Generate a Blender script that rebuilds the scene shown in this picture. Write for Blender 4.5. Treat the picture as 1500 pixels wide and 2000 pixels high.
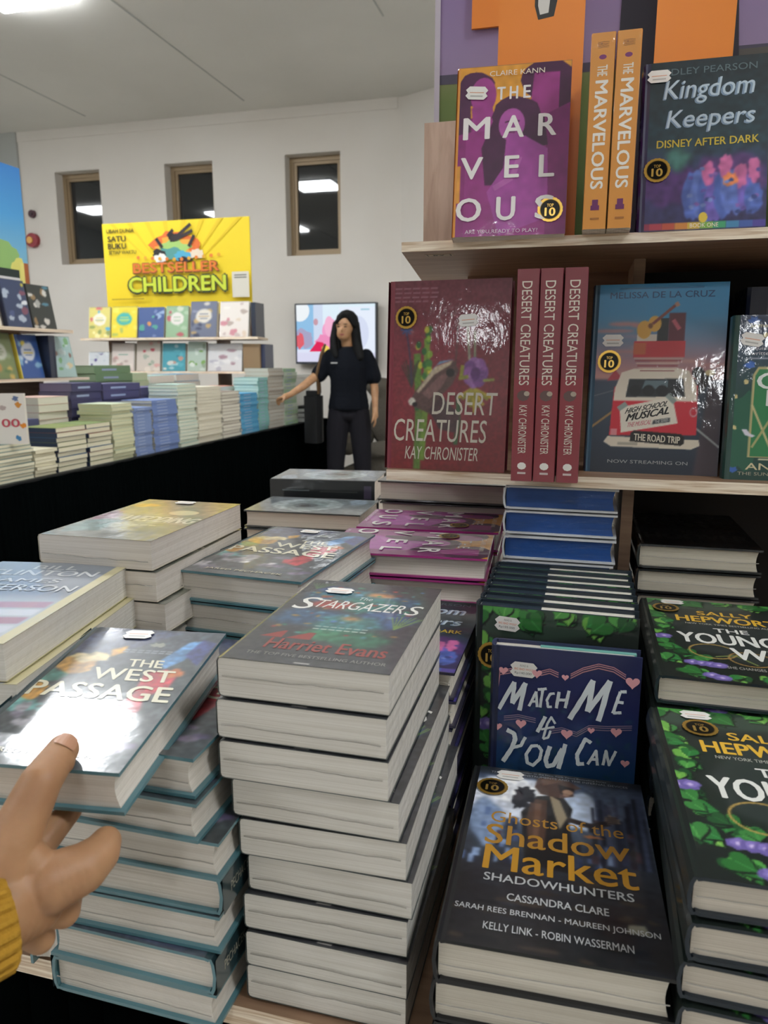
import bpy, bmesh, math, random
import numpy as np
from math import sin, cos, pi, radians, sqrt, atan2
from mathutils import Matrix, Vector

SC = bpy.context.scene
COL = SC.collection
for _o in list(bpy.data.objects):
    bpy.data.objects.remove(_o)

# ------------------------------------------------------------------ camera, world, lamps, exposure
EYE = 1.237                                   # camera height; the table tops are 0.75 m
cam_d = bpy.data.cameras.new('camera')
cam = bpy.data.objects.new('camera', cam_d)
COL.objects.link(cam)
cam_d.sensor_fit = 'VERTICAL'
cam_d.sensor_height = 36.0
cam_d.lens = 36.0 * 1450 / 2000
cam_d.clip_start = 0.02
cam_d.clip_end = 60
cam.location = (0, 0, EYE)
cam.rotation_euler = (radians(90 - 11.424), 0, radians(15.022))
cam_d.dof.use_dof = True
cam_d.dof.focus_distance = 0.78
cam_d.dof.aperture_fstop = 26.1 / 2.2
SC.camera = cam

world = bpy.data.worlds.new('world')
SC.world = world
world.use_nodes = True
world.node_tree.nodes['Background'].inputs[0].default_value = (0.02, 0.025, 0.035, 1)
world.node_tree.nodes['Background'].inputs[1].default_value = 1.0

CEIL = EYE + 2.51
LAMP_POWER = 38.0
LAMPS = [(-3.89, 4.79), (-2.98, 3.22), (-8.0, 4.1), (-6.1, 3.2), (-5.6, 1.6), (-1.0, 3.0), (2.3, 1.3), (2.0, -0.2), (2.6, 4.0), (-3.2, -1.2), (-0.1, -3.9), (-6.4, -4.0), (1.35, -7.8), (-2.9, -11.4)]  # unseen mid-hall and right-hand lamps are added to brighten walls and book sides

SC.view_settings.view_transform = 'Standard'
SC.view_settings.look = 'None'
SC.view_settings.gamma = 1
SC.view_settings.use_curve_mapping = False
SC.view_settings.exposure = 0.45
SC.cycles.use_denoising = True
SC.cycles.max_bounces = 7
SC.cycles.diffuse_bounces = 4
SC.cycles.glossy_bounces = 3
SC.cycles.transmission_bounces = 3
SC.cycles.transparent_max_bounces = 6
SC.cycles.sample_clamp_indirect = 4.0
SC.cycles.caustics_reflective = False
SC.cycles.caustics_refractive = False


# ------------------------------------------------------------------ colour and materials
def lin(c):
    if isinstance(c, str):
        c = c.lstrip('#')
        c = [int(c[i:i + 2], 16) / 255 for i in (0, 2, 4)]
    return tuple(x / 12.92 if x <= 0.04045 else ((x + 0.055) / 1.055) ** 2.4 for x in c[:3]) + (1.0,)


def new_mat(name):
    m = bpy.data.materials.new(name)
    m.use_nodes = True
    nt = m.node_tree
    return m, nt, nt.nodes['Principled BSDF']


def nd(nt, typ, **kw):
    n = nt.nodes.new(typ)
    for k, v in kw.items():
        if k in n.inputs:
            n.inputs[k].default_value = v
        else:
            setattr(n, k, v)
    return n


def bump(nt, target, scale, strength, dist, stretch=(1, 1, 1), detail=3.0, coord='Object'):
    tc = nd(nt, 'ShaderNodeTexCoord')
    mp = nd(nt, 'ShaderNodeMapping')
    mp.inputs['Scale'].default_value = stretch
    no = nd(nt, 'ShaderNodeTexNoise', Scale=scale, Detail=detail)
    bp = nd(nt, 'ShaderNodeBump', Strength=strength, Distance=dist)
    nt.links.new(tc.outputs[coord], mp.inputs[0])
    nt.links.new(mp.outputs[0], no.inputs['Vector'])
    nt.links.new(no.outputs[0], bp.inputs['Height'])
    for t in target:
        nt.links.new(bp.outputs[0], t)
    return no


def col_attr(nt, bsdf):
    a = nd(nt, 'ShaderNodeVertexColor')
    a.layer_name = 'Col'
    nt.links.new(a.outputs[0], bsdf.inputs['Base Color'])
    return a


def mat_attr(name, rough=0.6, coat=0.0, coat_rough=0.06, spec=0.5, bmp=None, metal=0.0):
    m, nt, b = new_mat(name)
    col_attr(nt, b)
    b.inputs['Roughness'].default_value = rough
    b.inputs['Specular IOR Level'].default_value = spec
    b.inputs['Coat Weight'].default_value = coat
    b.inputs['Coat Roughness'].default_value = coat_rough
    b.inputs['Metallic'].default_value = metal
    if bmp:
        bump(nt, [b.inputs['Coat Normal']] if coat else [b.inputs['Normal']], *bmp)
    return m


M = {}
M['print'] = mat_attr('printed_cover_film', 0.42, 1.0, 0.05, 0.4, (46, 0.24, 0.003, (1.0, 1.0, 0.5), 6.0))
M['print_calm'] = mat_attr('printed_cover_gloss', 0.40, 0.9, 0.07, 0.4, (14, 0.10, 0.003))
M['print_low'] = mat_attr('printed_cover_dull_film', 0.5, 0.45, 0.08, 0.25, (46, 0.16, 0.003, (1.0, 1.0, 0.5), 5.0))
M['print_flat'] = mat_attr('printed_cover_tight_film', 0.40, 1.0, 0.09, 0.4, (60, 0.05, 0.002))
M['matte'] = mat_attr('matte_print', 0.65)
M['satin'] = mat_attr('satin_paint', 0.4)
M['gold'] = mat_attr('foil', 0.28, metal=0.75)


def paper_mat(name, coat):
    m, nt, b = new_mat(name)
    a = nd(nt, 'ShaderNodeVertexColor')
    a.layer_name = 'Col'
    tc = nd(nt, 'ShaderNodeTexCoord')
    mp = nd(nt, 'ShaderNodeMapping')
    mp.inputs['Scale'].default_value = (5, 950, 5)
    no = nd(nt, 'ShaderNodeTexNoise', Scale=1.0, Detail=2.0)
    cr = nd(nt, 'ShaderNodeValToRGB')
    cr.color_ramp.elements[0].position = 0.30
    cr.color_ramp.elements[0].color = (0.74, 0.71, 0.66, 1)
    cr.color_ramp.elements[1].position = 0.62
    cr.color_ramp.elements[1].color = (1, 1, 1, 1)
    mx = nd(nt, 'ShaderNodeMixRGB', blend_type='MULTIPLY')
    mx.inputs[0].default_value = 0.8
    L = nt.links.new
    L(tc.outputs['Object'], mp.inputs[0])
    L(mp.outputs[0], no.inputs['Vector'])
    L(no.outputs[0], cr.inputs[0])
    L(a.outputs[0], mx.inputs[1])
    L(cr.outputs[0], mx.inputs[2])
    L(mx.outputs[0], b.inputs['Base Color'])
    b.inputs['Roughness'].default_value = 0.7
    b.inputs['Coat Weight'].default_value = coat
    b.inputs['Coat Roughness'].default_value = 0.12
    if coat:
        bump(nt, [b.inputs['Coat Normal']], 80, 0.9, 0.003, (1, 1.6, 1), 5.0)
    return m


M['paper'] = paper_mat('page_edges_in_film', 0.55)
M['paper_far'] = paper_mat('page_edges', 0.0)


def wood_mat(name, c1, c2, stretch, rough=0.55, scale=6):
    m, nt, b = new_mat(name)
    tc = nd(nt, 'ShaderNodeTexCoord')
    mp = nd(nt, 'ShaderNodeMapping')
    mp.inputs['Scale'].default_value = stretch
    no = nd(nt, 'ShaderNodeTexNoise', Scale=scale, Detail=5.0, Distortion=0.6)
    cr = nd(nt, 'ShaderNodeValToRGB')
    cr.color_ramp.elements[0].position = 0.35
    cr.color_ramp.elements[0].color = lin(c1)
    cr.color_ramp.elements[1].position = 0.65
    cr.color_ramp.elements[1].color = lin(c2)
    L = nt.links.new
    L(tc.outputs['Object'], mp.inputs[0])
    L(mp.outputs[0], no.inputs['Vector'])
    L(no.outputs[0], cr.inputs[0])
    L(cr.outputs[0], b.inputs['Base Color'])
    b.inputs['Roughness'].default_value = rough
    return m


M['ply'] = wood_mat('plywood_face', '#846650', '#9c7e64', (1.2, 14, 14), 0.5)
M['ply_edge'] = wood_mat('plywood_edge', '#c9ad8e', '#fbeeda', (9, 1, 200), 0.7, 1.6)
M['ply_pale'] = wood_mat('pale_plywood', '#b89a86', '#cfb4a0', (14, 1.2, 2), 0.5)


def plain(name, c, rough=0.6, metal=0.0, bmp=None, spec=0.5):
    m, nt, b = new_mat(name)
    b.inputs['Base Color'].default_value = lin(c)
    b.inputs['Roughness'].default_value = rough
    b.inputs['Metallic'].default_value = metal
    b.inputs['Specular IOR Level'].default_value = spec
    if bmp:
        bump(nt, [b.inputs['Normal']], *bmp)
    return m


def wall_mat(name, c1, c2, scale=1.2):
    m, nt, b = new_mat(name)
    tc = nd(nt, 'ShaderNodeTexCoord')
    no = nd(nt, 'ShaderNodeTexNoise', Scale=scale, Detail=4.0)
    cr = nd(nt, 'ShaderNodeValToRGB')
    cr.color_ramp.elements[0].position = 0.35
    cr.color_ramp.elements[0].color = lin(c1)
    cr.color_ramp.elements[1].position = 0.7
    cr.color_ramp.elements[1].color = lin(c2)
    L = nt.links.new
    L(tc.outputs['Object'], no.inputs['Vector'])
    L(no.outputs[0], cr.inputs[0])
    L(cr.outputs[0], b.inputs['Base Color'])
    b.inputs['Roughness'].default_value = 0.85
    b.inputs['Specular IOR Level'].default_value = 0.2
    return m


M['wall'] = wall_mat('painted_wall', '#d9d3cb', '#dfdad3')
M['wall_grey'] = wall_mat('grey_painted_wall', '#a9aca9', '#b2b4b0')
M['ceiling'] = wall_mat('ceiling_board', '#d2d0ca', '#dad8d2', 0.8)
M['floor'] = wall_mat('screed_floor', '#b4b0a9', '#c2beb6', 2.5)
M['frame'] = plain('window_frame_metal', '#9a8568', 0.45, 0.2)
M['black_cloth'] = plain('black_cloth', '#040606', 1.0, spec=0.0)
M['black_plastic'] = plain('black_plastic', '#101214', 0.35)
M['sofa'] = plain('grey_brown_fabric', '#57524a', 0.95, bmp=(30, 0.5, 0.02), spec=0.1)
M['knit'] = plain('mustard_knit', '#ae8430', 0.95, bmp=(420, 0.5, 0.002), spec=0.15)
M['navy_cloth'] = plain('navy_cloth', '#0d1017', 0.9, bmp=(60, 0.3, 0.01), spec=0.15)
M['denim'] = plain('charcoal_denim', '#1c1b20', 0.9, bmp=(60, 0.3, 0.01), spec=0.15)
M['hair'] = plain('black_hair', '#040405', 0.75, spec=0.25, bmp=(40, 0.5, 0.01))


def skin_mat():
    m, nt, b = new_mat('skin')
    tc = nd(nt, 'ShaderNodeTexCoord')
    no = nd(nt, 'ShaderNodeTexNoise', Scale=26.0, Detail=4.0)
    cr = nd(nt, 'ShaderNodeValToRGB')
    cr.color_ramp.elements[0].position = 0.3
    cr.color_ramp.elements[0].color = lin('#9c7150')
    cr.color_ramp.elements[1].position = 0.7
    cr.color_ramp.elements[1].color = lin('#b58a64')
    nt.links.new(tc.outputs['Object'], no.inputs['Vector'])
    nt.links.new(no.outputs[0], cr.inputs[0])
    nt.links.new(cr.outputs[0], b.inputs['Base Color'])
    b.inputs['Roughness'].default_value = 0.5
    b.inputs['Subsurface Weight'].default_value = 0.12
    b.inputs['Subsurface Radius'].default_value = (0.008, 0.003, 0.002)
    b.inputs['Subsurface Scale'].default_value = 0.5
    bump(nt, [b.inputs['Normal']], 300, 0.25, 0.0006)
    return m


M['skin'] = skin_mat()
M['nail'] = plain('nail', '#bb8c70', 0.3)


def emit(name, c, s, attr=False):
    m, nt, b = new_mat(name)
    b.inputs['Base Color'].default_value = (0, 0, 0, 1)
    b.inputs['Roughness'].default_value = 0.3
    if attr:
        a = nd(nt, 'ShaderNodeVertexColor')
        a.layer_name = 'Col'
        nt.links.new(a.outputs[0], b.inputs['Emission Color'])
    else:
        b.inputs['Emission Color'].default_value = lin(c)
    b.inputs['Emission Strength'].default_value = s
    return m


M['lamp'] = emit('lamp_diffuser', '#f8fcff', LAMP_POWER)
M['screen'] = emit('lit_screen', '#ffffff', 0.72, True)
M['lamp_rim'] = plain('lamp_rim', '#d8d8d6', 0.4)


def glass_mat():
    m, nt, b = new_mat('window_glass_at_night')
    b.inputs['Base Color'].default_value = (0.012, 0.014, 0.016, 1)
    b.inputs['Roughness'].default_value = 0.03
    b.inputs['IOR'].default_value = 1.55
    b.inputs['Coat Weight'].default_value = 0.6
    b.inputs['Coat Roughness'].default_value = 0.02
    return m


M['glass'] = glass_mat()


# ------------------------------------------------------------------ mesh building
class MB:
    def __init__(s):
        s.v = []; s.f = []; s.c = []; s.m = []

    def face(s, pts, col='#808080', mat=0):
        n = len(s.v)
        s.v += [tuple(p) for p in pts]
        s.f.append(tuple(range(n, n + len(pts))))
        if isinstance(col, list):
            s.c.append([lin(c) for c in col])
        else:
            s.c.append([lin(col)] * len(pts))
        s.m.append(mat)

    def box(s, a, b, col='#808080', mat=0, faces=None):
        x0, y0, z0 = a; x1, y1, z1 = b
        q = dict(front=[(x0, y0, z0), (x1, y0, z0), (x1, y0, z1), (x0, y0, z1)],
                 back=[(x1, y1, z0), (x0, y1, z0), (x0, y1, z1), (x1, y1, z1)],
                 left=[(x0, y1, z0), (x0, y0, z0), (x0, y0, z1), (x0, y1, z1)],
                 right=[(x1, y0, z0), (x1, y1, z0), (x1, y1, z1), (x1, y0, z1)],
                 top=[(x0, y0, z1), (x1, y0, z1), (x1, y1, z1), (x0, y1, z1)],
                 bottom=[(x0, y1, z0), (x1, y1, z0), (x1, y0, z0), (x0, y0, z0)])
        for k, p in q.items():
            c, m = col, mat
            if faces and k in faces:
                c, m = faces[k]
            s.face(p, c, m)

    def prism(s, poly, z0, z1, col, mat=0, cap=True, sidecols=None):
        # poly: closed counter-clockwise list of (x, y)
        n = len(poly)
        for i in range(n):
            a, b = poly[i], poly[(i + 1) % n]
            c = sidecols[i] if sidecols else col
            s.face([(a[0], a[1], z0), (b[0], b[1], z0), (b[0], b[1], z1), (a[0], a[1], z1)], c, mat)
        if cap:
            s.face([(p[0], p[1], z1) for p in poly], col, mat)
            s.face([(p[0], p[1], z0) for p in reversed(poly)], col, mat)

    def tube(s, pts, r, col, mat=0, seg=8):
        rings = []
        for i, p in enumerate(pts):
            p = Vector(p)
            d = (Vector(pts[min(i + 1, len(pts) - 1)]) - Vector(pts[max(i - 1, 0)])).normalized()
            u = d.orthogonal().normalized() if abs(d.z) > 0.9 else d.cross(Vector((0, 0, 1))).normalized()
            w = d.cross(u)
            rr = r[i] if isinstance(r, (list, tuple)) else r
            rings.append([p + (u * cos(2 * pi * k / seg) + w * sin(2 * pi * k / seg)) * rr for k in range(seg)])
        for a, b in zip(rings, rings[1:]):
            for k in range(seg):
                s.face([a[k], a[(k + 1) % seg], b[(k + 1) % seg], b[k]], col, mat)
        s.face(list(reversed(rings[0])), col, mat)
        s.face(rings[-1], col, mat)

    def mesh(s, name, mats):
        me = bpy.data.meshes.new(name)
        me.from_pydata(s.v, [], s.f)
        for m in mats:
            me.materials.append(M[m])
        ca = me.color_attributes.new('Col', 'FLOAT_COLOR', 'CORNER')
        flat = []
        for c in s.c:
            for x in c:
                flat += x
        ca.data.foreach_set('color', flat)
        me.polygons.foreach_set('material_index', s.m)
        me.update()
        return me


def link(name, data=None, parent=None):
    o = bpy.data.objects.new(name, data)
    COL.objects.link(o)
    if parent:
        o.parent = parent
    return o


def tag(o, label=None, cat=None, group=None, kind=None):
    if label: o['label'] = label
    if cat: o['category'] = cat
    if group: o['group'] = group
    if kind: o['kind'] = kind
    return o


def struct(name, mb, mats):
    o = link(name, mb.mesh(name, mats))
    o['kind'] = 'structure'
    return o


def rot(yaw=0, tilt=0, bank=0):
    return (Matrix.Rotation(radians(yaw), 4, 'Z') @ Matrix.Rotation(radians(tilt), 4, 'X')
            @ Matrix.Rotation(radians(bank), 4, 'Z'))


_tx = {}


def text_tris(body, bold=0.0):
    key = (body, bold)
    if key not in _tx:
        cu = bpy.data.curves.new('t', 'FONT')
        cu.body = body
        cu.size = 1
        cu.resolution_u = 3
        cu.offset = bold
        ob = bpy.data.objects.new('t', cu)
        me = ob.to_mesh()
        vs = [(v.co.x, v.co.y) for v in me.vertices]
        fs = [tuple(p.vertices) for p in me.polygons]
        ob.to_mesh_clear()
        bpy.data.objects.remove(ob)
        bpy.data.curves.remove(cu)
        x0 = min(v[0] for v in vs); x1 = max(v[0] for v in vs)
        y0 = min(v[1] for v in vs); y1 = max(v[1] for v in vs)
        vs = [((x - x0) / (x1 - x0), (y - y0) / max(y1 - y0, 1e-6)) for x, y in vs]
        _tx[key] = (vs, fs)
    return _tx[key]


class Canvas:
    """Flat print on one face: u, v in 0..1, each mark a hair above the last."""
    def __init__(s, mb, fn, mat=0, aspect=1.5, step=0.00003):
        s.mb = mb; s.fn = fn; s.k = 1; s.mat = mat; s.asp = aspect; s.step = step

    def cl(s, p):
        return (min(1, max(0, p[0])), min(1, max(0, p[1])))

    def poly(s, pts, col):
        s.mb.face([s.fn(*s.cl(p), s.k * s.step) for p in pts], col, s.mat)
        s.k += 1

    def rect(s, u0, v0, u1, v1, col):
        s.poly([(u0, v0), (u1, v0), (u1, v1), (u0, v1)], col)

    def grad(s, stops, u0=0, u1=1):
        for (va, ca), (vb, cb) in zip(stops, stops[1:]):
            s.mb.face([s.fn(u0, va, s.k * s.step), s.fn(u1, va, s.k * s.step), s.fn(u1, vb, s.k * s.step), s.fn(u0, vb, s.k * s.step)], [ca, ca, cb, cb], s.mat)
        s.k += 1

    def ell(s, cu, cv, ru, rv, col, n=20, a0=0.0, wob=0.0, seed=0):
        R = random.Random(seed)
        pts = []
        for i in range(n):
            a = 2 * pi * i / n
            w = 1 + (R.uniform(-wob, wob) if wob else 0)
            x, y = ru * cos(a) * w, rv * sin(a) * w * s.asp
            x, y = x * cos(a0) - y * sin(a0), x * sin(a0) + y * cos(a0)
            pts.append((cu + x, cv + y / s.asp))
        s.poly(pts, col)

    def ring(s, cu, cv, ru, rv, wd, col, n=24, a=0.0, b=1.0):
        k = s.k
        for i in range(n):
            t0 = 2 * pi * (a + (b - a) * i / n); t1 = 2 * pi * (a + (b - a) * (i + 1) / n)
            s.k = k
            s.poly([(cu + (ru - wd) * cos(t0), cv + (rv - wd / s.asp) * sin(t0)), (cu + ru * cos(t0), cv + rv * sin(t0)),
                    (cu + ru * cos(t1), cv + rv * sin(t1)), (cu + (ru - wd) * cos(t1), cv + (rv - wd / s.asp) * sin(t1))], col)

    def line(s, pts, wd, col):
        k = s.k
        for (a, b), (c, d) in zip(pts, pts[1:]):
            dx, dy = c - a, (d - b) * s.asp
            L = sqrt(dx * dx + dy * dy) or 1
            nx, ny = -dy / L * wd / 2, dx / L * wd / 2 / s.asp
            s.k = k
            s.poly([(a - nx, b - ny), (c - nx, d - ny), (c + nx, d + ny), (a + nx, b + ny)], col)

    def text(s, body, u0, v0, u1, v1, col, bold=0.0, shear=0.0, slope=0.0):
        vs, fs = text_tris(body)
        n = max(len(body), 1)
        d = bold * 0.9 * (v1 - v0) * s.asp                 # stroke thickening, in cover widths
        d = min(d, (u1 - u0) / n * 0.16)
        for ox, oy in ([(-1, 0), (1, 0), (0, 1), (0, -1)] if bold >= 0.015 else [(0, 0)]):
            z = s.k * s.step
            for f in fs:
                pts = []
                for i in f:
                    x, y = vs[i]
                    u = u0 + d + x * (u1 - u0 - 2 * d) + y * shear + ox * d
                    v = v0 + y * (v1 - v0) + x * slope + oy * d * 0.6 / s.asp
                    pts.append(s.fn(*s.cl((u, v)), z))
                s.mb.face(pts, col, s.mat)
            s.k += 1

    def heart(s, cu, cv, r, col):
        pts = []
        for i in range(24):
            t = 2 * pi * i / 24
            x = 16 * sin(t) ** 3; y = 13 * cos(t) - 5 * cos(2 * t) - 2 * cos(3 * t) - cos(4 * t)
            pts.append((cu - x / 16 * r, cv + y / 16 * r / s.asp))
        s.poly(pts, col)

    def leaf(s, cu, cv, r, ang, col, vein=None):
        pts = []
        for i in range(22):                           # heart-shaped ivy leaf
            t = 2 * pi * i / 22
            x = 16 * sin(t) ** 3 / 17; y = (13 * cos(t) - 5 * cos(2 * t) - 2 * cos(3 * t) - cos(4 * t)) / 15
            x, y = r * (x * cos(ang) - y * sin(ang)), r * (x * sin(ang) + y * cos(ang))
            pts.append((cu + x, cv + y / s.asp))
        s.poly(pts, col)
        if vein:
            tip = (cu + r * .8 * sin(ang), cv - r * .8 * cos(ang) / s.asp); top = (cu - r * .3 * sin(ang), cv + r * .3 * cos(ang) / s.asp)
            s.line([top, tip], r * .1, vein)


class Paint(Canvas):
    """Printed artwork: marks are laid into a fine grid of corner colours, lettering stays sharp on top."""
    def __init__(s, mb, fn, mat=0, aspect=1.5, n=104):
        Canvas.__init__(s, mb, fn, mat, aspect)
        s.nu = n; s.nv = int(n * aspect)
        s.U, s.V = np.meshgrid(np.linspace(0, 1, s.nu + 1), np.linspace(0, 1, s.nv + 1))
        s.A = np.full((s.nv + 1, s.nu + 1, 3), 0.3)
        s.late = []; s.painting = True; s.crisp = False

    @staticmethod
    def rgb(c):
        c = c.lstrip('#')
        return np.array([int(c[i:i + 2], 16) / 255 for i in (0, 2, 4)])

    def poly(s, pts, col, crisp=False, alpha=1.0):
        if not s.painting or crisp or s.crisp:
            return Canvas.poly(s, pts, col) if not s.painting else s.late.append((Canvas.poly, (pts, col)))
        P = np.array(pts, float)
        du, dv = 1.0 / s.nu, 1.0 / s.nv
        i0 = max(0, int((P[:, 0].min()) / du) - 1); i1 = min(s.nu + 1, int(P[:, 0].max() / du) + 3)
        j0 = max(0, int((P[:, 1].min()) / dv) - 1); j1 = min(s.nv + 1, int(P[:, 1].max() / dv) + 3)
        if i1 <= i0 or j1 <= j0: return
        U = s.U[j0:j1, i0:i1]; V = s.V[j0:j1, i0:i1]
        cov = np.zeros(U.shape)
        for ox in (-.33, 0, .33):
            for oy in (-.33, 0, .33):
                x = U + ox * du; y = V + oy * dv
                ins = np.zeros(U.shape, bool)
                for k in range(len(P)):
                    x1, y1 = P[k]; x2, y2 = P[k - 1]
                    if y1 == y2: continue
                    ins ^= ((y1 > y) != (y2 > y)) & (x < (x2 - x1) * (y - y1) / (y2 - y1) + x1)
                cov += ins
        cov = (cov / 9 * alpha)[..., None]
        R = s.A[j0:j1, i0:i1]
        s.A[j0:j1, i0:i1] = R * (1 - cov) + s.rgb(col) * cov

    def grad(s, stops, u0=0, u1=1):
        vs = [t[0] for t in stops]; cs = np.array([s.rgb(t[1]) for t in stops])
        m = (s.V >= vs[0] - 1e-6) & (s.V <= vs[-1] + 1e-6)
        for k in range(3):
            s.A[..., k] = np.where(m, np.interp(s.V, vs, cs[:, k]), s.A[..., k])

    def text(s, *a, **k):
        s.late.append((Canvas.text, a, k))

    def blur(s, n):
        for _ in range(n):
            p = np.pad(s.A, ((1, 1), (1, 1), (0, 0)), 'edge')
            s.A = (p[1:-1, 1:-1] * 2 + p[:-2, 1:-1] + p[2:, 1:-1] + p[1:-1, :-2] + p[1:-1, 2:]) / 6

    def grain(s, amt, size, seed=0):
        R = np.random.RandomState(seed)
        g = R.rand(int(size * s.asp) + 2, size + 2)
        y = s.V * (g.shape[0] - 1.001); x = s.U * (g.shape[1] - 1.001)
        yi, xi = y.astype(int), x.astype(int); fy, fx = y - yi, x - xi
        v = g[yi, xi] * (1 - fy) * (1 - fx) + g[yi + 1, xi] * fy * (1 - fx) + g[yi, xi + 1] * (1 - fy) * fx + g[yi + 1, xi + 1] * fy * fx
        s.A = np.clip(s.A * (1 + (v[..., None] - .5) * 2 * amt), 0, 1)

    def flush(s):
        mb = s.mb; n0 = len(mb.v); z = s.step
        L = np.where(s.A <= 0.04045, s.A / 12.92, ((s.A + 0.055) / 1.055) ** 2.4)
        cols = [[tuple(L[j, i]) + (1.0,) for i in range(s.nu + 1)] for j in range(s.nv + 1)]
        for j in range(s.nv + 1):
            for i in range(s.nu + 1):
                mb.v.append(s.fn(i / s.nu, j / s.nv, z))
        w = s.nu + 1
        for j in range(s.nv):
            for i in range(s.nu):
                q = n0 + j * w + i
                mb.f.append((q, q + 1, q + w + 1, q + w))
                mb.c.append([cols[j][i], cols[j][i + 1], cols[j + 1][i + 1], cols[j + 1][i]])
                mb.m.append(s.mat)
        s.k = 3; s.painting = False
        for it in s.late:
            it[0](s, *it[1], **(it[2] if len(it) > 2 else {}))


# ------------------------------------------------------------------ books
def off_poly(P, d):
    out = []
    for i, p in enumerate(P):
        a = Vector(P[max(i - 1, 0)]); b = Vector(P[min(i + 1, len(P) - 1)])
        t = (b - a).normalized()
        out.append((p[0] - t.y * d, p[1] + t.x * d))
    return out


def book_meshes(kind, w, h, t, front=None, spine=None, cols=None, mat='print', pmat='paper', head=None):
    """Local axes: spine on x = 0, front cover on y = 0 facing -y, head at z = h."""
    C = dict(front='#404040', back='#404040', spine='#404040', edge='#d8d4cc', page='#cdc8bf')
    C.update(cols or {})
    hard = kind == 'hard'
    b = 0.0026 if hard else 0.0004
    mb = MB()
    if hard:
        s = 0.0035
        P = [(w, 0), (s * 2.2, 0), (s * 1.3, 0.0007), (s * 0.6, 0.0002), (0, t * 0.16), (-0.0012, t * 0.5), (0, t * 0.84), (s * 0.6, t - 0.0002), (s * 1.3, t - 0.0007), (s * 2.2, t), (w, t)]
    else:
        s = min(0.004, t * 0.2)
        P = [(w, 0), (s, 0), (s * 0.35, s * 0.15), (0, s * 0.8), (0, t - s * 0.8), (s * 0.35, t - s * 0.15), (s, t), (w, t)]
    P[0] = (w, 0); P[-1] = (w, t)
    Q = off_poly(P, -b)
    Q[0] = (w, b); Q[-1] = (w, t - b)
    n = len(P)
    for i in range(n - 1):
        c = C['front'] if i == 0 else C['back'] if i == n - 2 else C['spine']
        a, d = P[i], P[i + 1]
        qa, qd = Q[i], Q[i + 1]
        mb.face([(d[0], d[1], 0), (a[0], a[1], 0), (a[0], a[1], h), (d[0], d[1], h)], c)
        mb.face([(qa[0], qa[1], 0), (qd[0], qd[1], 0), (qd[0], qd[1], h), (qa[0], qa[1], h)], C['edge'])
        mb.face([(a[0], a[1], 0), (d[0], d[1], 0), (qd[0], qd[1], 0), (qa[0], qa[1], 0)], C['edge'])
        mb.face([(d[0], d[1], h), (a[0], a[1], h), (qa[0], qa[1], h), (qd[0], qd[1], h)], C['edge'])
    mb.face([(P[0][0], P[0][1], 0), (Q[0][0], Q[0][1], 0), (Q[0][0], Q[0][1], h), (P[0][0], P[0][1], h)], C['edge'])
    mb.face([(Q[-1][0], Q[-1][1], 0), (P[-1][0], P[-1][1], 0), (P[-1][0], P[-1][1], h), (Q[-1][0], Q[-1][1], h)], C['edge'])
    if front:
        x0 = s * 2.2 if hard else s
        pc = Paint(mb, lambda u, v, k: (max(u * w, x0), -k, v * h), 0, h / w, 34 if pmat == 'paper_far' else 136)
        front(pc)
        pc.flush()
    if spine:
        # u runs from head to foot, v from the front cover to the back cover
        spine(Canvas(mb, lambda u, v, k: (-k - (0.0013 if hard else 0), t * (0.03 + 0.94 * (1 - v)), h * (1 - u)), 0, t / h))
    cover = mb.mesh('cover', [mat])
    pb = MB()
    if hard:
        x0, x1, z0, z1, y0, y1 = 0.003, w - 0.004, 0.0035, h - 0.0035, b, t - b
        fe = [(x1, y0)] + [(x1 - 0.0025 * sin(pi * i / 6), y0 + (y1 - y0) * i / 6) for i in range(1, 6)] + [(x1, y1)]
        poly = [(x0, y0)] + fe + [(x0, y1)]
    else:
        x0, x1, z0, z1, y0, y1 = b * 2, w - 0.0008, 0.0004, h - 0.0004, b * 1.05, t - b * 1.05
        poly = [(s, y0), (x1, y0), (x1, y1), (s, y1), (s * 0.35 + b, y1 - s * 0.15), (x0, y1 - s * 0.7), (x0, y0 + s * 0.7), (s * 0.35 + b, y0 + s * 0.15)]
    pb.prism(poly, z0, z1, C['page'])
    return cover, pb.mesh('page_block', [pmat])


def seam_mesh(w, t, seed):
    R = random.Random(seed)
    mb = MB()
    y = t * R.uniform(0.42, 0.66)
    pts = []
    for i in range(15):
        y += R.uniform(-1, 1) * t * 0.022
        pts.append((0.004 + (w - 0.008) * i / 14, y))
    for (a, b), (c, d) in zip(pts, pts[1:]):
        e = 0.00028
        mb.face([(a, b - e, -0.0007), (c, d - e, -0.0007), (c, d + e, -0.0012), (a, b + e, -0.0012)], '#8d887f')
        mb.face([(a, b + e, -0.0012), (c, d + e, -0.0012), (c, d + 2.4 * e, -0.0003), (a, b + 2.4 * e, -0.0003)], '#dad7d0')
    return mb.mesh('shrink_wrap_seam', ['satin'])


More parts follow.
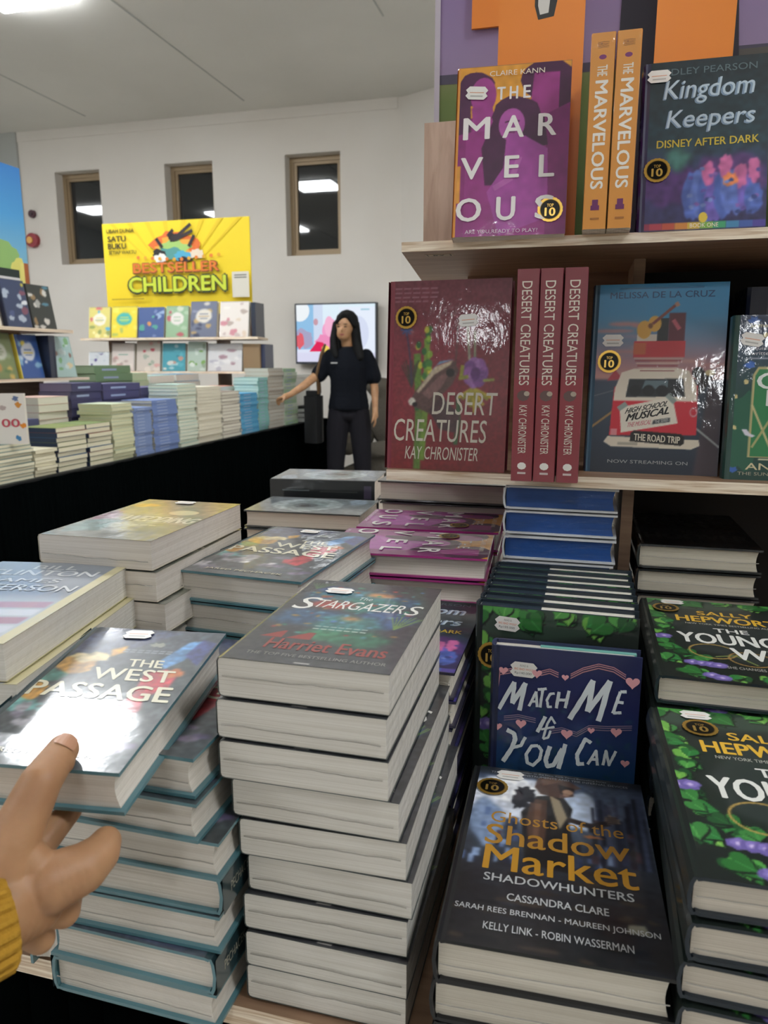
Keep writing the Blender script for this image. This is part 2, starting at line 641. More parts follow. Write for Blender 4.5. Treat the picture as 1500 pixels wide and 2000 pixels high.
def sticker_mesh(w, h, style):
    mb = MB()
    c = h * 0.28
    pts = [(c, 0), (w - c, 0), (w, c), (w - c * 0.6, h * 0.5), (w, h - c), (w - c, h), (c, h), (0, h - c), (c * 0.6, h * 0.5), (0, c)]
    mb.prism([(x, y) for x, y in pts], 0, 0.00012, '#e6e3de')
    mb2 = MB()
    for f, cc, m in zip(mb.f, mb.c, mb.m):
        mb2.v = mb.v; mb2.f.append(f); mb2.c.append(cc); mb2.m.append(m)
    # turn the sheet so that it lies on the front cover: x right, z up, face -y
    mb2.v = [(x, -z, y) for x, y, z in mb.v]
    cv = Canvas(mb2, lambda u, v, k: (u * w, -0.00013 - k, v * h), 0, h / w)
    if style:
        cv.text('BIG BAD WOLF', 0.16, 0.46, 0.86, 0.60, '#d8702c', 0.01)
        cv.text(style, 0.18, 0.14, 0.8, 0.34, '#5a5854')
        cv.text('READ &', 0.36, 0.70, 0.66, 0.84, '#8a8780')
    else:
        cv.rect(0.18, 0.5, 0.82, 0.57, '#d9a48a')
        cv.rect(0.22, 0.2, 0.78, 0.32, '#b9b6b0')
    return mb2.mesh('price_sticker', ['satin'])


def seal_mesh(r):
    mb = MB()
    n = 40
    rim = [(r * cos(2 * pi * i / n) * (1.0 if i % 2 else 0.965), r * sin(2 * pi * i / n) * (1.0 if i % 2 else 0.965)) for i in range(n)]
    mb.face([(x, -0.00016, z) for x, z in rim], '#c9a04a')
    for a, b in zip(rim, rim[1:] + rim[:1]):
        mb.face([(a[0], 0, a[1]), (b[0], 0, b[1]), (b[0], -0.00016, b[1]), (a[0], -0.00016, a[1])], '#9a7a34')
    mb.face([(r * 0.80 * cos(2 * pi * i / n), -0.00022, r * 0.80 * sin(2 * pi * i / n)) for i in range(n)], '#8a6a26')
    mb.face([(r * 0.75 * cos(2 * pi * i / n), -0.00027, r * 0.75 * sin(2 * pi * i / n)) for i in range(n)], '#14120d')
    cv = Canvas(mb, lambda u, v, k: ((u - 0.5) * 2 * r, -0.00027 - k, (v - 0.5) * 2 * r), 0, 1)
    cv.text('TOP', 0.37, 0.60, 0.63, 0.72, '#d8b05a', 0.02)
    cv.text('10', 0.29, 0.24, 0.71, 0.56, '#d8b05a', 0.05)
    return mb.mesh('award_seal', ['gold'])


SEAL = seal_mesh(0.0145)
STK = {k: sticker_mesh(0.026, 0.015, k) for k in ('', 'Rp105.000', 'Rp140.000')}


def book(kindname, meshes, loc, r, label, group=None, seam=None, sticker=None, seal=None):
    """One book: Empty > cover, page_block (> shrink_wrap_seam), price_sticker, award_seal."""
    o = link(kindname)
    o.empty_display_size = 0.02
    o.matrix_world = Matrix.Translation((loc[0], loc[1], loc[2] + EYE)) @ rot(*r)
    tag(o, label, 'book', group)
    link('cover', meshes[0], o)
    p = link('page_block', meshes[1], o)
    if seam:
        link('shrink_wrap_seam', seam, p)
    if sticker:
        x, z, st, ang = sticker
        s = link('price_sticker', STK[st], o)
        s.location = (x, -0.0012, z)
        s.rotation_euler = (0, radians(ang), 0)
        s['label'] = 'white price sticker'
    if seal:
        s = link('award_seal', SEAL, o)
        s.location = (seal[0], -0.0013, seal[1])
        s['label'] = 'round gold and black seal'
    return o


ORD = ['topmost', 'second from the top', 'third from the top', 'fourth from the top', 'fifth from the top', 'sixth from the top',
       'seventh from the top', 'eighth from the top', 'ninth from the top', 'tenth from the top', 'eleventh from the top',
       'twelfth from the top', 'thirteenth from the top', 'fourteenth from the top', 'fifteenth from the top', 'sixteenth from the top', 'seventeenth from the top', 'eighteenth from the top', 'nineteenth from the top', 'twentieth from the top']
TZ = 0.75 - EYE                               # table top, measured from the eye


# ------------------------------------------------------------------ printed covers
def art_plum(c):                                   # plum and orange cover, spaced white capitals
    c.rect(0, 0, 1, 1, '#85246f')
    c.rect(0, 0.70, 1, 1, '#dd9a35')
    c.rect(0.0, 0.2, 0.06, 0.42, '#d9963a')
    c.poly([(0.1, 0.0), (1, 0.0), (1, 0.74), (0.72, 0.78), (0.6, 0.6), (0.36, 0.72), (0.1, 0.6)], '#93307c')
    c.ell(0.17, 0.87, 0.17, 0.10, '#4a1c45', wob=0.06, seed=1)
    c.poly([(0.0, 0.9), (0.12, 0.9), (0.14, 0.62), (0.0, 0.6)], '#4a1c45')
    c.ell(0.24, 0.83, 0.115, 0.105, '#9a3985')
    c.poly([(0.14, 0.76), (0.32, 0.78), (0.36, 0.62), (0.16, 0.62)], '#9a3985')
    c.ell(0.80, 0.90, 0.235, 0.12, '#481a42', wob=0.05, seed=2)
    c.ell(0.90, 0.80, 0.13, 0.11, '#481a42', wob=0.06, seed=3)
    c.poly([(0.68, 0.94), (0.9, 0.94), (0.9, 0.6), (0.74, 0.62), (0.66, 0.78)], '#98347f')
    c.poly([(0.8, 0.7), (1, 0.76), (1, 0.0), (0.82, 0.0)], '#7d2169')
    c.ell(0.54, 0.70, 0.22, 0.115, '#471a41', wob=0.08, seed=4)
    c.poly([(0.36, 0.72), (0.78, 0.7), (0.82, 0.52), (0.6, 0.5), (0.44, 0.3), (0.28, 0.3), (0.24, 0.52)], '#471a41')
    c.ell(0.50, 0.65, 0.115, 0.095, '#a84f9c')
    c.poly([(0.46, 0.6), (0.62, 0.58), (0.82, 0.5), (0.84, 0.1), (0.42, 0.0), (0.30, 0.26), (0.44, 0.4)], '#a3479a')
    c.line([(0.36, 0.28), (0.52, 0.34), (0.58, 0.46)], 0.05, '#b55faa')
    c.line([(0.44, 0.665), (0.48, 0.67)], 0.012, '#471a41')
    c.line([(0.53, 0.672), (0.57, 0.667)], 0.012, '#471a41')
    c.line([(0.47, 0.605), (0.53, 0.603)], 0.012, '#7a2868')
    c.grain(.07, 18, 3)
    w = '#ece6e4'
    for s, u0, v0, u1, v1 in [('T', .36, .80, .435, .872), ('H', .47, .80, .545, .872), ('E', .59, .80, .655, .872), ('M', .07, .575, .31, .70), ('A', .42, .575, .61, .70), ('R', .73, .575, .89, .70),
                              ('V', .06, .34, .26, .465), ('E', .45, .34, .58, .465), ('L', .75, .335, .885, .46), ('O', .03, .09, .26, .225), ('U', .39, .09, .56, .225), ('S', .73, .09, .90, .225)]:
        c.text(s, u0, v0, u1, v1, w, 0.035)
    c.text('CLAIRE KANN', .29, .935, .77, .965, '#eadfce', 0.01)
    c.text('ARE YOU READY TO PLAY?', .12, .015, .76, .037, '#d9c8d6')


def spine_orange(c):
    c.rect(0, 0, 1, 1, '#dc9440')
    def V(s, u0, u1, v0, v1, col, b=0.0):
        c.text(s, u0, v0, u1, v1, col, b)
    V('KANN', .045, .075, .25, .75, '#6a3a20')
    c.ell(.12, .5, .012, .16, '#7a2a6a', asp_fix(c))
    V('THE', .16, .215, .3, .72, '#f1e6d6', 0.02)
    V('MARVELOUS', .235, .79, .24, .78, '#f4ede2', 0.04)
    c.rect(.845, .36, .895, .62, '#6a2560')
    c.rect(.875, .30, .90, .68, '#6a2560')
    c.rect(.94, .3, .95, .7, '#a86a30')


def asp_fix(c):
    return 16


def art_keys(c):                                   # dark fantasy cover, silver title, gold subtitle
    c.grad([(0, '#2c2a52'), (0.3, '#33345f'), (0.5, '#203a44'), (1, '#18262d')])
    R = random.Random(5)
    c.ell(.2, .28, .22, .14, '#4a2b66', wob=.2, seed=1)
    c.ell(.3, .42, .10, .07, '#3f6f68', wob=.2, seed=2)
    c.ell(.7, .3, .3, .14, '#54366e', wob=.2, seed=3)
    c.blur(16)
    for i in range(9):                             # plain rounded rocks in blue and pink
        u = .42 + .06 * i
        c.ell(u, .16 + .06 * R.random(), .07, .10 + .05 * R.random(), R.choice(['#4a60a8', '#5a70b8', '#3c4f94', '#6a5aac']), wob=.15, seed=i)
    for u, v in [(.55, .32), (.68, .36), (.80, .30), (.90, .33)]:
        c.ell(u, v, .05, .07, '#c06496', wob=.2, seed=int(u * 100))
    c.ell(.72, .28, .06, .04, '#dc8050', wob=.2, seed=9)
    c.blur(1)
    for i in range(22):
        c.ell(R.uniform(.4, .95), R.uniform(.08, .36), .022, .012, R.choice(['#33427a', '#6f80ba', '#54488a', '#7a5aa0']), n=8, wob=.3, seed=i)
    c.grain(.18, 26, 4)
    c.blur(1)
    s1, s2 = '#7d93ab', '#b9c9d4'
    c.text('Kingdom', .155, .735, .86, .88, s1, 0.02, 0.03)
    c.text('Kingdom', .165, .74, .87, .885, s2, 0.0, 0.03)
    c.text('Keepers', .185, .565, .87, .70, s1, 0.02, 0.03)
    c.text('Keepers', .195, .57, .88, .705, s2, 0.0, 0.03)
    c.text('RIDLEY PEARSON', .14, .915, .9, .955, '#5b6c72', 0.0)
    c.text('DISNEY AFTER DARK', .13, .485, .93, .53, '#c9b13c', 0.025)
    n = 10
    for i, cc in enumerate(['#8a2f4a', '#a83a4a', '#b9503c', '#c9813a', '#cfae45', '#7fae4c', '#3f9c6a', '#3f7fa8', '#3f5aa0', '#4a3f90']):
        c.rect(i / n, .005, (i + 1) / n, .045, cc)
        c.k -= 1
    c.k += 1
    c.text('BOOK ONE', .42, .013, .64, .037, '#e8dcc8', 0.0)
    c.ell(.52, .07, .035, .03, '#d6b83f')


def art_desert(c):                                 # dull red cover, cactus, skull and flower
    c.grad([(0, '#7a2229'), (0.35, '#7f2b36'), (1, '#703642')])
    for i, (a, b) in enumerate([((.27, .0), (.25, .62)), ((.31, .05), (.33, .7)), ((.59, .14), (.6, .4))]):
        c.line([a, ((a[0] + b[0]) / 2 + .015, (a[1] + b[1]) / 2), b], .06 - .012 * i, ['#5c7a34', '#6f8c38', '#3f5f3c'][i])
    R = random.Random(3)
    for i in range(26):
        c.ell(.30 + R.uniform(-.05, .07), .33 + .42 * R.random(), .022, .02, R.choice(['#7fa03c', '#3f7038', '#b4b040', '#2f5f34', '#cdb84a']), n=8)
    for i in range(9):
        u = .13 + .02 * i
        c.line([(.21, .44), (.12 + .018 * i, .56 + .012 * (i % 3))], .009, '#3b3830')
    c.line([(.21, .45), (.19, .60), (.155, .74)], .012, '#3a3550')
    for i in range(8):
        a = i * pi / 4
        c.line([(.155, .745), (.155 + .05 * cos(a), .745 + .03 * sin(a))], .014, '#41507f')
    for i in range(60):                            # fine grey seed head
        a, r = R.uniform(0, 2 * pi), sqrt(R.random())
        u, v = .58 + .19 * r * cos(a), .78 + .10 * r * sin(a)
        c.line([(u, v), (u + R.uniform(-.02, .02), v + R.uniform(.005, .02))], .006, R.choice(['#8f8484', '#a89c9a', '#6e5f66']))
    c.line([(.57, .5), (.58, .76)], .008, '#4c3f3a')
    c.line([(.69, .55), (.66, .76)], .02, '#9aa08a')
    c.line([(.73, .55), (.72, .74)], .018, '#8d9678')
    c.poly([(.20, .365), (.24, .42), (.40, .545), (.56, .585), (.60, .53), (.55, .46), (.46, .40), (.43, .33), (.40, .29), (.34, .31), (.24, .335)], '#5a4240')
    c.poly([(.25, .42), (.40, .55), (.55, .585), (.53, .56), (.40, .51), (.27, .41)], '#b7a68e')
    c.poly([(.26, .44), (.42, .56), (.56, .59), (.44, .58)], '#6f93b0')
    c.poly([(.30, .41), (.44, .50), (.54, .54), (.46, .44), (.36, .38)], '#7d5a58')
    c.ell(.53, .52, .035, .022, '#1d1718')
    c.ell(.215, .365, .03, .022, '#c9c4b8', wob=.1)
    c.ell(.24, .35, .022, .012, '#1a1516')
    c.poly([(.36, .32), (.46, .40), (.62, .3), (.6, .2), (.45, .22)], '#4a3338')
    for i in range(9):
        c.line([(.72, .44), (.60 + .035 * i, .31 + .02 * abs(i - 4) + .01 * (i % 2))], .026, ['#b3a13c', '#8d8a34'][i % 2])
    for a in range(7):
        t = a * 2 * pi / 7
        c.ell(.735 + .052 * cos(t), .52 + .034 * sin(t), .055, .05, ['#7b4a8c', '#8f5a9e', '#9c6aab'][a % 3], n=14)
    c.ell(.735, .515, .04, .035, '#5f3374', n=12)
    c.line([(.60, .49), (.68, .50)], .03, '#8c8a3c')
    c.line([(.80, .48), (.89, .485)], .022, '#8f9a4c')
    c.line([(.63, .56), (.62, .50)], .03, '#8f8f38')
    c.blur(1)
    c.grain(.10, 60, 2)
    tc = '#cfc8b8'
    c.text('DESERT', .385, .298, .915, .418, tc, 0.012, 0.01)
    c.text('CREATURES', .06, .152, .84, .272, tc, 0.012, 0.01)
    c.text('KAY CHRONISTER', .165, .055, .78, .125, tc, 0.01, 0.01)
    for i, (u0, u1) in enumerate([(.05, .42), (.05, .43), (.04, .42), (.05, .34)]):
        for j in range(5):
            a = u0 + (u1 - u0) * j / 5
            c.rect(a, .955 - .022 * i, a + (u1 - u0) / 5 * .82, .963 - .022 * i, '#93606c')
            c.k -= 1


def spine_desert(c):
    c.grad([(0, '#85323b'), (1, '#85323b')])
    c.rect(0, 0, .5, 1, '#7c3840')
    tc = '#d6cfc0'
    c.text('DESERT CREATURES', .055, .22, .535, .70, tc, 0.012)
    c.ell(.585, .45, .026, .30, '#5d4644', 9)
    c.ell(.575, .62, .012, .14, '#a89a8a', 9)
    c.text('KAY CHRONISTER', .63, .28, .865, .66, tc, 0.01)
    c.ell(.925, .5, .018, .22, '#e6e2da', 9)
    c.rect(.955, .3, .965, .7, '#c9b8b4')


def art_bus(c):                                    # pale-and-red camper van from behind
    c.grad([(0, '#1f2a3a'), (.42, '#344253'), (.5, '#3a4358')])
    c.grad([(.5, '#c08a82'), (.6, '#a5808c'), (.72, '#6f86a4'), (.84, '#3c8cbc'), (1, '#338fc4')])
    R = random.Random(8)
    for i in range(12):
        c.ell(R.uniform(.05, .95), R.uniform(.56, .80), R.uniform(.12, .2), R.uniform(.006, .014), R.choice(['#b98584', '#8c8aa2', '#5f86aa', '#c29490']), n=16)
    c.poly([(.82, .0), (1, .0), (1, .45), (.9, .5)], '#453a44')
    c.blur(5)
    c.line([(0, .22), (.24, .35)], .018, '#94744a')
    c.line([(.80, .26), (1, .15)], .014, '#9aa0a0')
    c.line([(0, .40), (.2, .44)], .008, '#5c6470')
    c.poly([(.78, .47), (.84, .55), (.9, .53), (.95, .56), (.93, .52), (.86, .44), (.80, .40)], '#2b2428')
    c.ell(.815, .535, .045, .03, '#1a1416')
    c.ell(.90, .535, .035, .016, '#d6c392')
    c.poly([(.14, .49), (.20, .55), (.26, .50)], '#a83a48')
    c.poly([(.18, .20), (.20, .46), (.82, .47), (.83, .21)], '#c9283a')
    c.poly([(.20, .385), (.205, .45), (.25, .535), (.34, .555), (.66, .56), (.75, .545), (.81, .47), (.82, .385)], '#ded3c2')
    c.poly([(.29, .405), (.31, .50), (.71, .505), (.73, .41)], '#20252b')
    c.poly([(.41, .45), (.43, .495), (.60, .495), (.60, .45)], '#5d7078')
    for u in (.36, .46, .56, .66):
        c.ell(u, .44, .045, .03, '#15181c')
    c.poly([(.14, .165), (.17, .195), (.85, .185), (.86, .155), (.80, .135), (.2, .14)], '#ddd2bf')
    c.rect(.25, .15, .40, .165, '#a8a091')
    c.ell(.80, .33, .03, .026, '#c9858c'); c.ell(.80, .33, .02, .018, '#c9283a')
    c.rect(.19, .20, .24, .235, '#d6858c')
    c.poly([(.27, .215), (.25, .35), (.64, .41), (.69, .27)], '#e4dccd')
    c.line([(.24, .34), (.30, .37)], .04, '#8e9a94')
    c.line([(.60, .42), (.66, .38)], .04, '#8e9a94')
    c.text('HIGH SCHOOL', .29, .315, .60, .345, '#1d1a1a', 0.04, 0.02, 0.045)
    c.text('MUSICAL', .30, .275, .62, .315, '#141212', 0.06, 0.02, 0.045)
    c.text('THE MUSICAL', .31, .243, .49, .268, '#cf7f86', 0.02, 0.01, 0.02)
    c.poly([(.50, .262), (.51, .285), (.63, .30), (.63, .277)], '#3f4448')
    c.text('THE SERIES', .52, .266, .62, .282, '#cfd0cc', 0.01, 0, 0.015)
    c.poly([(.34, .17), (.345, .215), (.37, .228), (.72, .215), (.745, .195), (.745, .165), (.72, .153)], '#171414')
    c.text('THE ROAD TRIP', .37, .176, .715, .212, '#d9d0bc', 0.03, 0.0, -0.012)
    c.rect(.33, .615, .71, .70, '#c3343f')
    c.rect(.33, .63, .42, .69, '#c2603f')
    for i in range(6):
        c.line([(.335 + .01 * i, .61 - .013 * i), (.70 - .012 * i, .61 - .013 * i)], .008, ['#d9b8a8', '#8a2c34'][i % 2])
    c.rect(.35, .70, .50, .735, '#d9cfc0')
    c.rect(.50, .70, .58, .82, '#1d2024')
    c.rect(.58, .70, .70, .845, '#5c1f30')
    c.line([(.61, .81), (.66, .76)], .03, '#b75563')
    c.ell(.40, .76, .055, .048, '#d9a545'); c.ell(.475, .79, .05, .042, '#d9a545'); c.ell(.445, .78, .018, .014, '#7a4a24')
    c.line([(.46, .79), (.62, .885)], .022, '#7a3a34')
    c.line([(.62, .885), (.645, .895)], .035, '#a9806e')
    c.text('MELISSA DE LA CRUZ', .13, .925, .90, .958, '#1c4f78', 0.015)
    c.rect(.2, .972, .82, .98, '#1f6391')
    c.text('NOW STREAMING ON', .18, .052, .78, .07, '#a7aaac', 0.01)


def art_green(c):                                  # green arch cover, partly outside the frame
    c.grad([(0, '#22453f'), (.5, '#22453f'), (.85, '#2f3d55'), (1, '#34405a')])
    c.ell(.12, .3, .16, .25, '#275c48', wob=.2, seed=3)
    for u, v in [(.08, .06), (.16, .82 - .12), (.17, .97)]:
        c.ell(u, v, .045, .02, '#3a66b4', wob=.35, seed=int(u * 90), n=12)
    c.poly([(.19, .14), (.19, .64), (.23, .69), (.34, .69), (.34, .74), (.42, .76), (1, .76), (1, .14)], '#b3a877')
    c.poly([(.21, .145), (.21, .635), (.24, .675), (.36, .675), (.36, .73), (.43, .745), (1, .745), (1, .145)], '#2f7a4c')
    c.line([(.20, .46), (.42, .12)], .018, '#c4b887'); c.line([(.42, .46), (.22, .20)], .02, '#a9a56f')
    c.text('G', .225, .555, .42, .655, '#dfe3e0', 0.02); c.text('L', .31, .455, .42, .55, '#dfe3e0', 0.02)
    c.poly([(.13, .31), (.17, .31), (.20, .285), (.245, .272), (.22, .262), (.16, .275)], '#d8d3e0')
    c.poly([(.38, .17), (.42, .22), (.42, .12), (.36, .125)], '#1c2a3c')
    for u, v in [(.31, .93 - .03), (.14, .60), (.06, .51), (.07, .32), (.27, .88)]:
        c.ell(u, v, .02, .014, '#cfc08a', n=9, wob=.3, seed=int(v * 100))
    c.text('Sometimes', .14, .925, .42, .95, '#cfc59a', 0.01)
    c.text('Exquisitely', .13, .785, .38, .81, '#c9cad0', 0.0); c.text('written', .16, .76, .33, .78, '#c9cad0')
    c.rect(.14, .735, .36, .744, '#8f95a4')
    c.line([(.28, .13), (1, .13)], .012, '#d6cfae')
    c.text('ANI', .18, .065, .42, .105, '#d0c6a0', 0.03); c.text('THE SUND', .12, .03, .42, .05, '#a39f8a', 0.01)


def art_west(c):                                   # grey collage cover with slanted cream title
    c.grad([(0, '#434a4e'), (.4, '#4c5054'), (1, '#3f4650')])
    R = random.Random(12)
    c.ell(.75, .55, .32, .22, '#3c4346', wob=.1, seed=2)
    c.poly([(.35, .75), (.7, .98), (.2, 1), (.0, .9), (.1, .75)], '#4a4f66')
    c.ell(.18, .66, .15, .07, '#b58a4a', wob=.2, seed=4); c.ell(.22, .72, .12, .045, '#c9b78a', wob=.3, seed=5)
    c.poly([(.31, .80), (.40, .84), (.42, .78), (.36, .735)], '#bf8f3f')
    c.ell(.08, .56, .11, .05, '#4f7f76', wob=.2, seed=6)
    c.ell(.06, .44, .12, .07, '#b38644', wob=.2, seed=7); c.ell(.10, .34, .13, .05, '#5f8f8c', wob=.25, seed=8)
    c.poly([(.70, .72), (.80, .90), (.90, .92), (.86, .74), (.78, .66)], '#5b87b4')
    c.poly([(.84, .78), (.88, .93), (.99, .9), (.97, .70)], '#454f86')
    c.poly([(.68, .62), (.80, .66), (.90, .60), (.90, .52), (.80, .44), (.84, .36), (.80, .24), (.66, .25), (.62, .34), (.72, .44)], '#b03c46')
    c.ell(.86, .63, .07, .035, '#b4673c', wob=.3, seed=10)
    for i in range(16):
        c.ell(R.uniform(.05, .62), R.uniform(.10, .36), R.uniform(.04, .10), R.uniform(.015, .04), R.choice(['#8d8b92', '#a9a5aa', '#6f6a78', '#7fa0a0', '#c9c4c4']), wob=.3, seed=i)
    for i in range(8):
        c.ell(R.uniform(.6, .95), R.uniform(.08, .24), .06, .02, R.choice(['#5c5370', '#46505c', '#6f6478']), wob=.3, seed=i + 30)
    c.blur(2)
    c.grain(.22, 40, 3)
    c.grain(.15, 14, 8)
    c.blur(1)
    tc = '#dcd6bd'
    c.text('THE', .52, .665, .76, .725, tc, 0.03, -0.02)
    c.text('WEST', .36, .555, .90, .645, tc, 0.03, -0.03)
    c.text('PASSAGE', .06, .415, .97, .52, tc, 0.035, -0.03)
    c.text('JARED PECHACEK', .18, .055, .80, .085, '#c9c2a8', 0.02)
    for i in range(2):
        for j in range(7):
            c.rect(.40 + .05 * j, .80 - .018 * i, .44 + .05 * j, .808 - .018 * i, '#8c9399'); c.k -= 1
    c.ell(.60, .86, .05, .02, '#8a8d80', wob=.4, seed=3)


def spine_west(c):
    c.rect(0, 0, 1, 1, '#20363c')
    c.text('THE WEST PASSAGE', .28, .32, .74, .72, '#cfc9b2', 0.02)
    c.text('PECHACEK', .06, .36, .22, .64, '#a8a594')


def art_stars(c):                                  # dark cover, coloured light burst, white italic title
    c.rect(0, 0, 1, 1, '#35363a')
    R = random.Random(21)
    for u, v, a, b, cc in [(.5, .75, .38, .14, '#2c4a66'), (.45, .8, .28, .09, '#2f6470'), (.55, .68, .30, .10, '#2e6b62'), (.35, .66, .16, .06, '#9c3a30'), (.62, .83, .11, .03, '#c4814a'),
                           (.28, .86, .12, .05, '#2c4f86'), (.3, .48, .26, .1, '#33506e'), (.75, .52, .2, .12, '#344e74'), (.55, .44, .22, .1, '#3a6f70'), (.68, .28, .2, .09, '#27604a'), (.45, .30, .12, .06, '#3a7858'), (.55, .50, .07, .025, '#b07a48')]:
        c.ell(u, v, a, b, cc, wob=.18, seed=int(u * 100 + v * 1000))
    c.blur(30)
    for i in range(70):
        c.ell(R.uniform(.12, .9), R.uniform(.30, .92), R.uniform(.01, .03), R.uniform(.006, .014), R.choice(['#3f7c86', '#57849c', '#2f7a60', '#87683c', '#8a3c34', '#466a9c']), n=9, wob=.3, seed=i)
    c.blur(2)
    c.grain(.2, 34, 6)
    for u0, u1 in [(.10, .24), (.26, .42)]:
        c.poly([(u0, .235), (u1, .235), (u1 + .0, .31), (u0 + .12, .31)], '#8c322e')
    for k in range(8):
        c.line([(.86, .42), (.80 + .03 * k, .56 + .01 * (k % 3))], .008, '#6c8a4a')
        c.line([(.12, .86), (.05 + .025 * k, .95)], .007, '#4c6a44')
    c.text('The', .48, .745, .58, .785, '#c9d4d2', 0.01, 0.01)
    c.text('S', .085, .575, .215, .735, '#e6e4de', 0.0, 0.04)
    c.text('TARGAZER', .215, .61, .84, .715, '#e6e4de', 0.012, 0.025)
    c.text('S', .85, .60, .94, .72, '#e6e4de', 0.01, 0.03)
    for i in range(2):
        for j in range(7):
            c.rect(.37 + .05 * j, .385 - .03 * i, .41 + .05 * j, .392 - .03 * i, '#b9c4ba'); c.k -= 1
    c.text('Harriet Evans', .19, .125, .92, .225, '#8f3c36', 0.02)
    c.text('THE TOP FIVE BESTSELLING AUTHOR', .13, .06, .95, .085, '#8f8c88', 0.01)
    c.rect(.45, .012, .54, .02, '#b9b6b0')


def art_wedding(c):
    c.grad([(0, '#73766f'), (.5, '#7f7d6c'), (1, '#756d5c')])
    for u, v, a, b, cc in [(.2, .25, .2, .16, '#6d8a86'), (.1, .5, .14, .12, '#8f6a78'), (.35, .6, .2, .1, '#8c8672'), (.7, .7, .25, .1, '#757160'), (.55, .3, .2, .12, '#94947c'), (.18, .82, .13, .05, '#c4942c'), (.85, .25, .2, .12, '#686c60')]:
        c.ell(u, v, a, b, cc, wob=.2, seed=int(u * 100))
    c.blur(20)
    c.grain(.2, 20, 2)
    c.ell(.70, .66, .14, .065, '#cfc096')
    c.text('WEDDING', .28, .40, .97, .53, '#ded8c4', 0.03, 0.03)
    for j in range(5):
        c.rect(.36 + .08 * j, .31, .42 + .08 * j, .325, '#c4c0b0'); c.k -= 1


def art_flag(c):                                   # blue-grey thriller cover, faded capitals, stripes below
    c.grad([(0, '#b9bcc0'), (.45, '#a5a9ae'), (.55, '#6d7684'), (1, '#7c8694')])
    for i, cc in enumerate(['#a87a88', '#c9cbd0', '#a07080', '#c4c6cc', '#93798f']):
        c.poly([(.0, .40 - .09 * i), (.9, .44 - .09 * i), (.9, .37 - .09 * i), (0, .33 - .09 * i)], cc)
    c.poly([(.0, .42), (.4, .48), (.55, .44), (.45, .40), (0, .36)], '#6a6f78')
    c.blur(3)
    t = '#c4c8cd'
    c.text('BILL', .36, .885, .68, .945, t, 0.02)
    c.text('CLINTON', .08, .785, .88, .865, t, 0.02)
    c.text('JAMES', .22, .665, .72, .735, t, 0.02)
    c.text('PATTERSON', .02, .565, .90, .645, t, 0.02)
    c.rect(.925, 0, 1, 1, '#c9bf92')


def art_eye(c):
    c.grad([(0, '#4a5358'), (1, '#5c666a')])
    c.ell(.5, .45, .42, .30, '#8f9a9a', wob=.08, seed=2); c.ell(.52, .45, .30, .19, '#6c7a7a', wob=.1, seed=3)
    c.ell(.55, .44, .15, .11, '#3a4548'); c.ell(.57, .44, .06, .045, '#191f22'); c.ell(.2, .85, .2, .08, '#7f8f9c', wob=.2, seed=5)
    c.blur(8)
    c.grain(.2, 24, 2)


def spine_black(c):
    c.rect(0, 0, 1, 1, '#191d20')
    c.rect(.12, .50, .38, .56, '#5d6568'); c.rect(.48, .46, .84, .53, '#393c3c'); c.rect(.90, .2, .97, .8, '#4a4258')


def art_black(c):
    c.rect(0, 0, 1, 1, '#0d0d0f')
    c.text('COLLEEN', .25, .37, .85, .47, '#2f2e2f', 0.03)
    c.text('HOOVER', .08, .18, .97, .33, '#3c3b3c', 0.04)
    c.rect(.1, .08, .9, .1, '#242426')


def leaves(c, spots, seed):
    R = random.Random(seed)
    for u, v, r in spots:
        for k in range(6):
            g = R.choice([('#2c6a30', '#3f8844'), ('#3a7c3c', '#57a050'), ('#4f9646', '#79b862'), ('#22502a', '#2f6c36'), ('#6aa548', '#93c466'), ('#2e7438', '#449250')])
            a = R.uniform(-.9, .9) + (0.6 if u < .5 else -.6)
            q = r * R.uniform(.75, 1.15)
            x, y = u + R.uniform(-.55, .55) * r, v + R.uniform(-.5, .5) * r / 1.5
            c.leaf(x + .006, y - .006, q * 1.05, a, '#141c17')
            c.leaf(x, y, q, a, g[0], g[1])


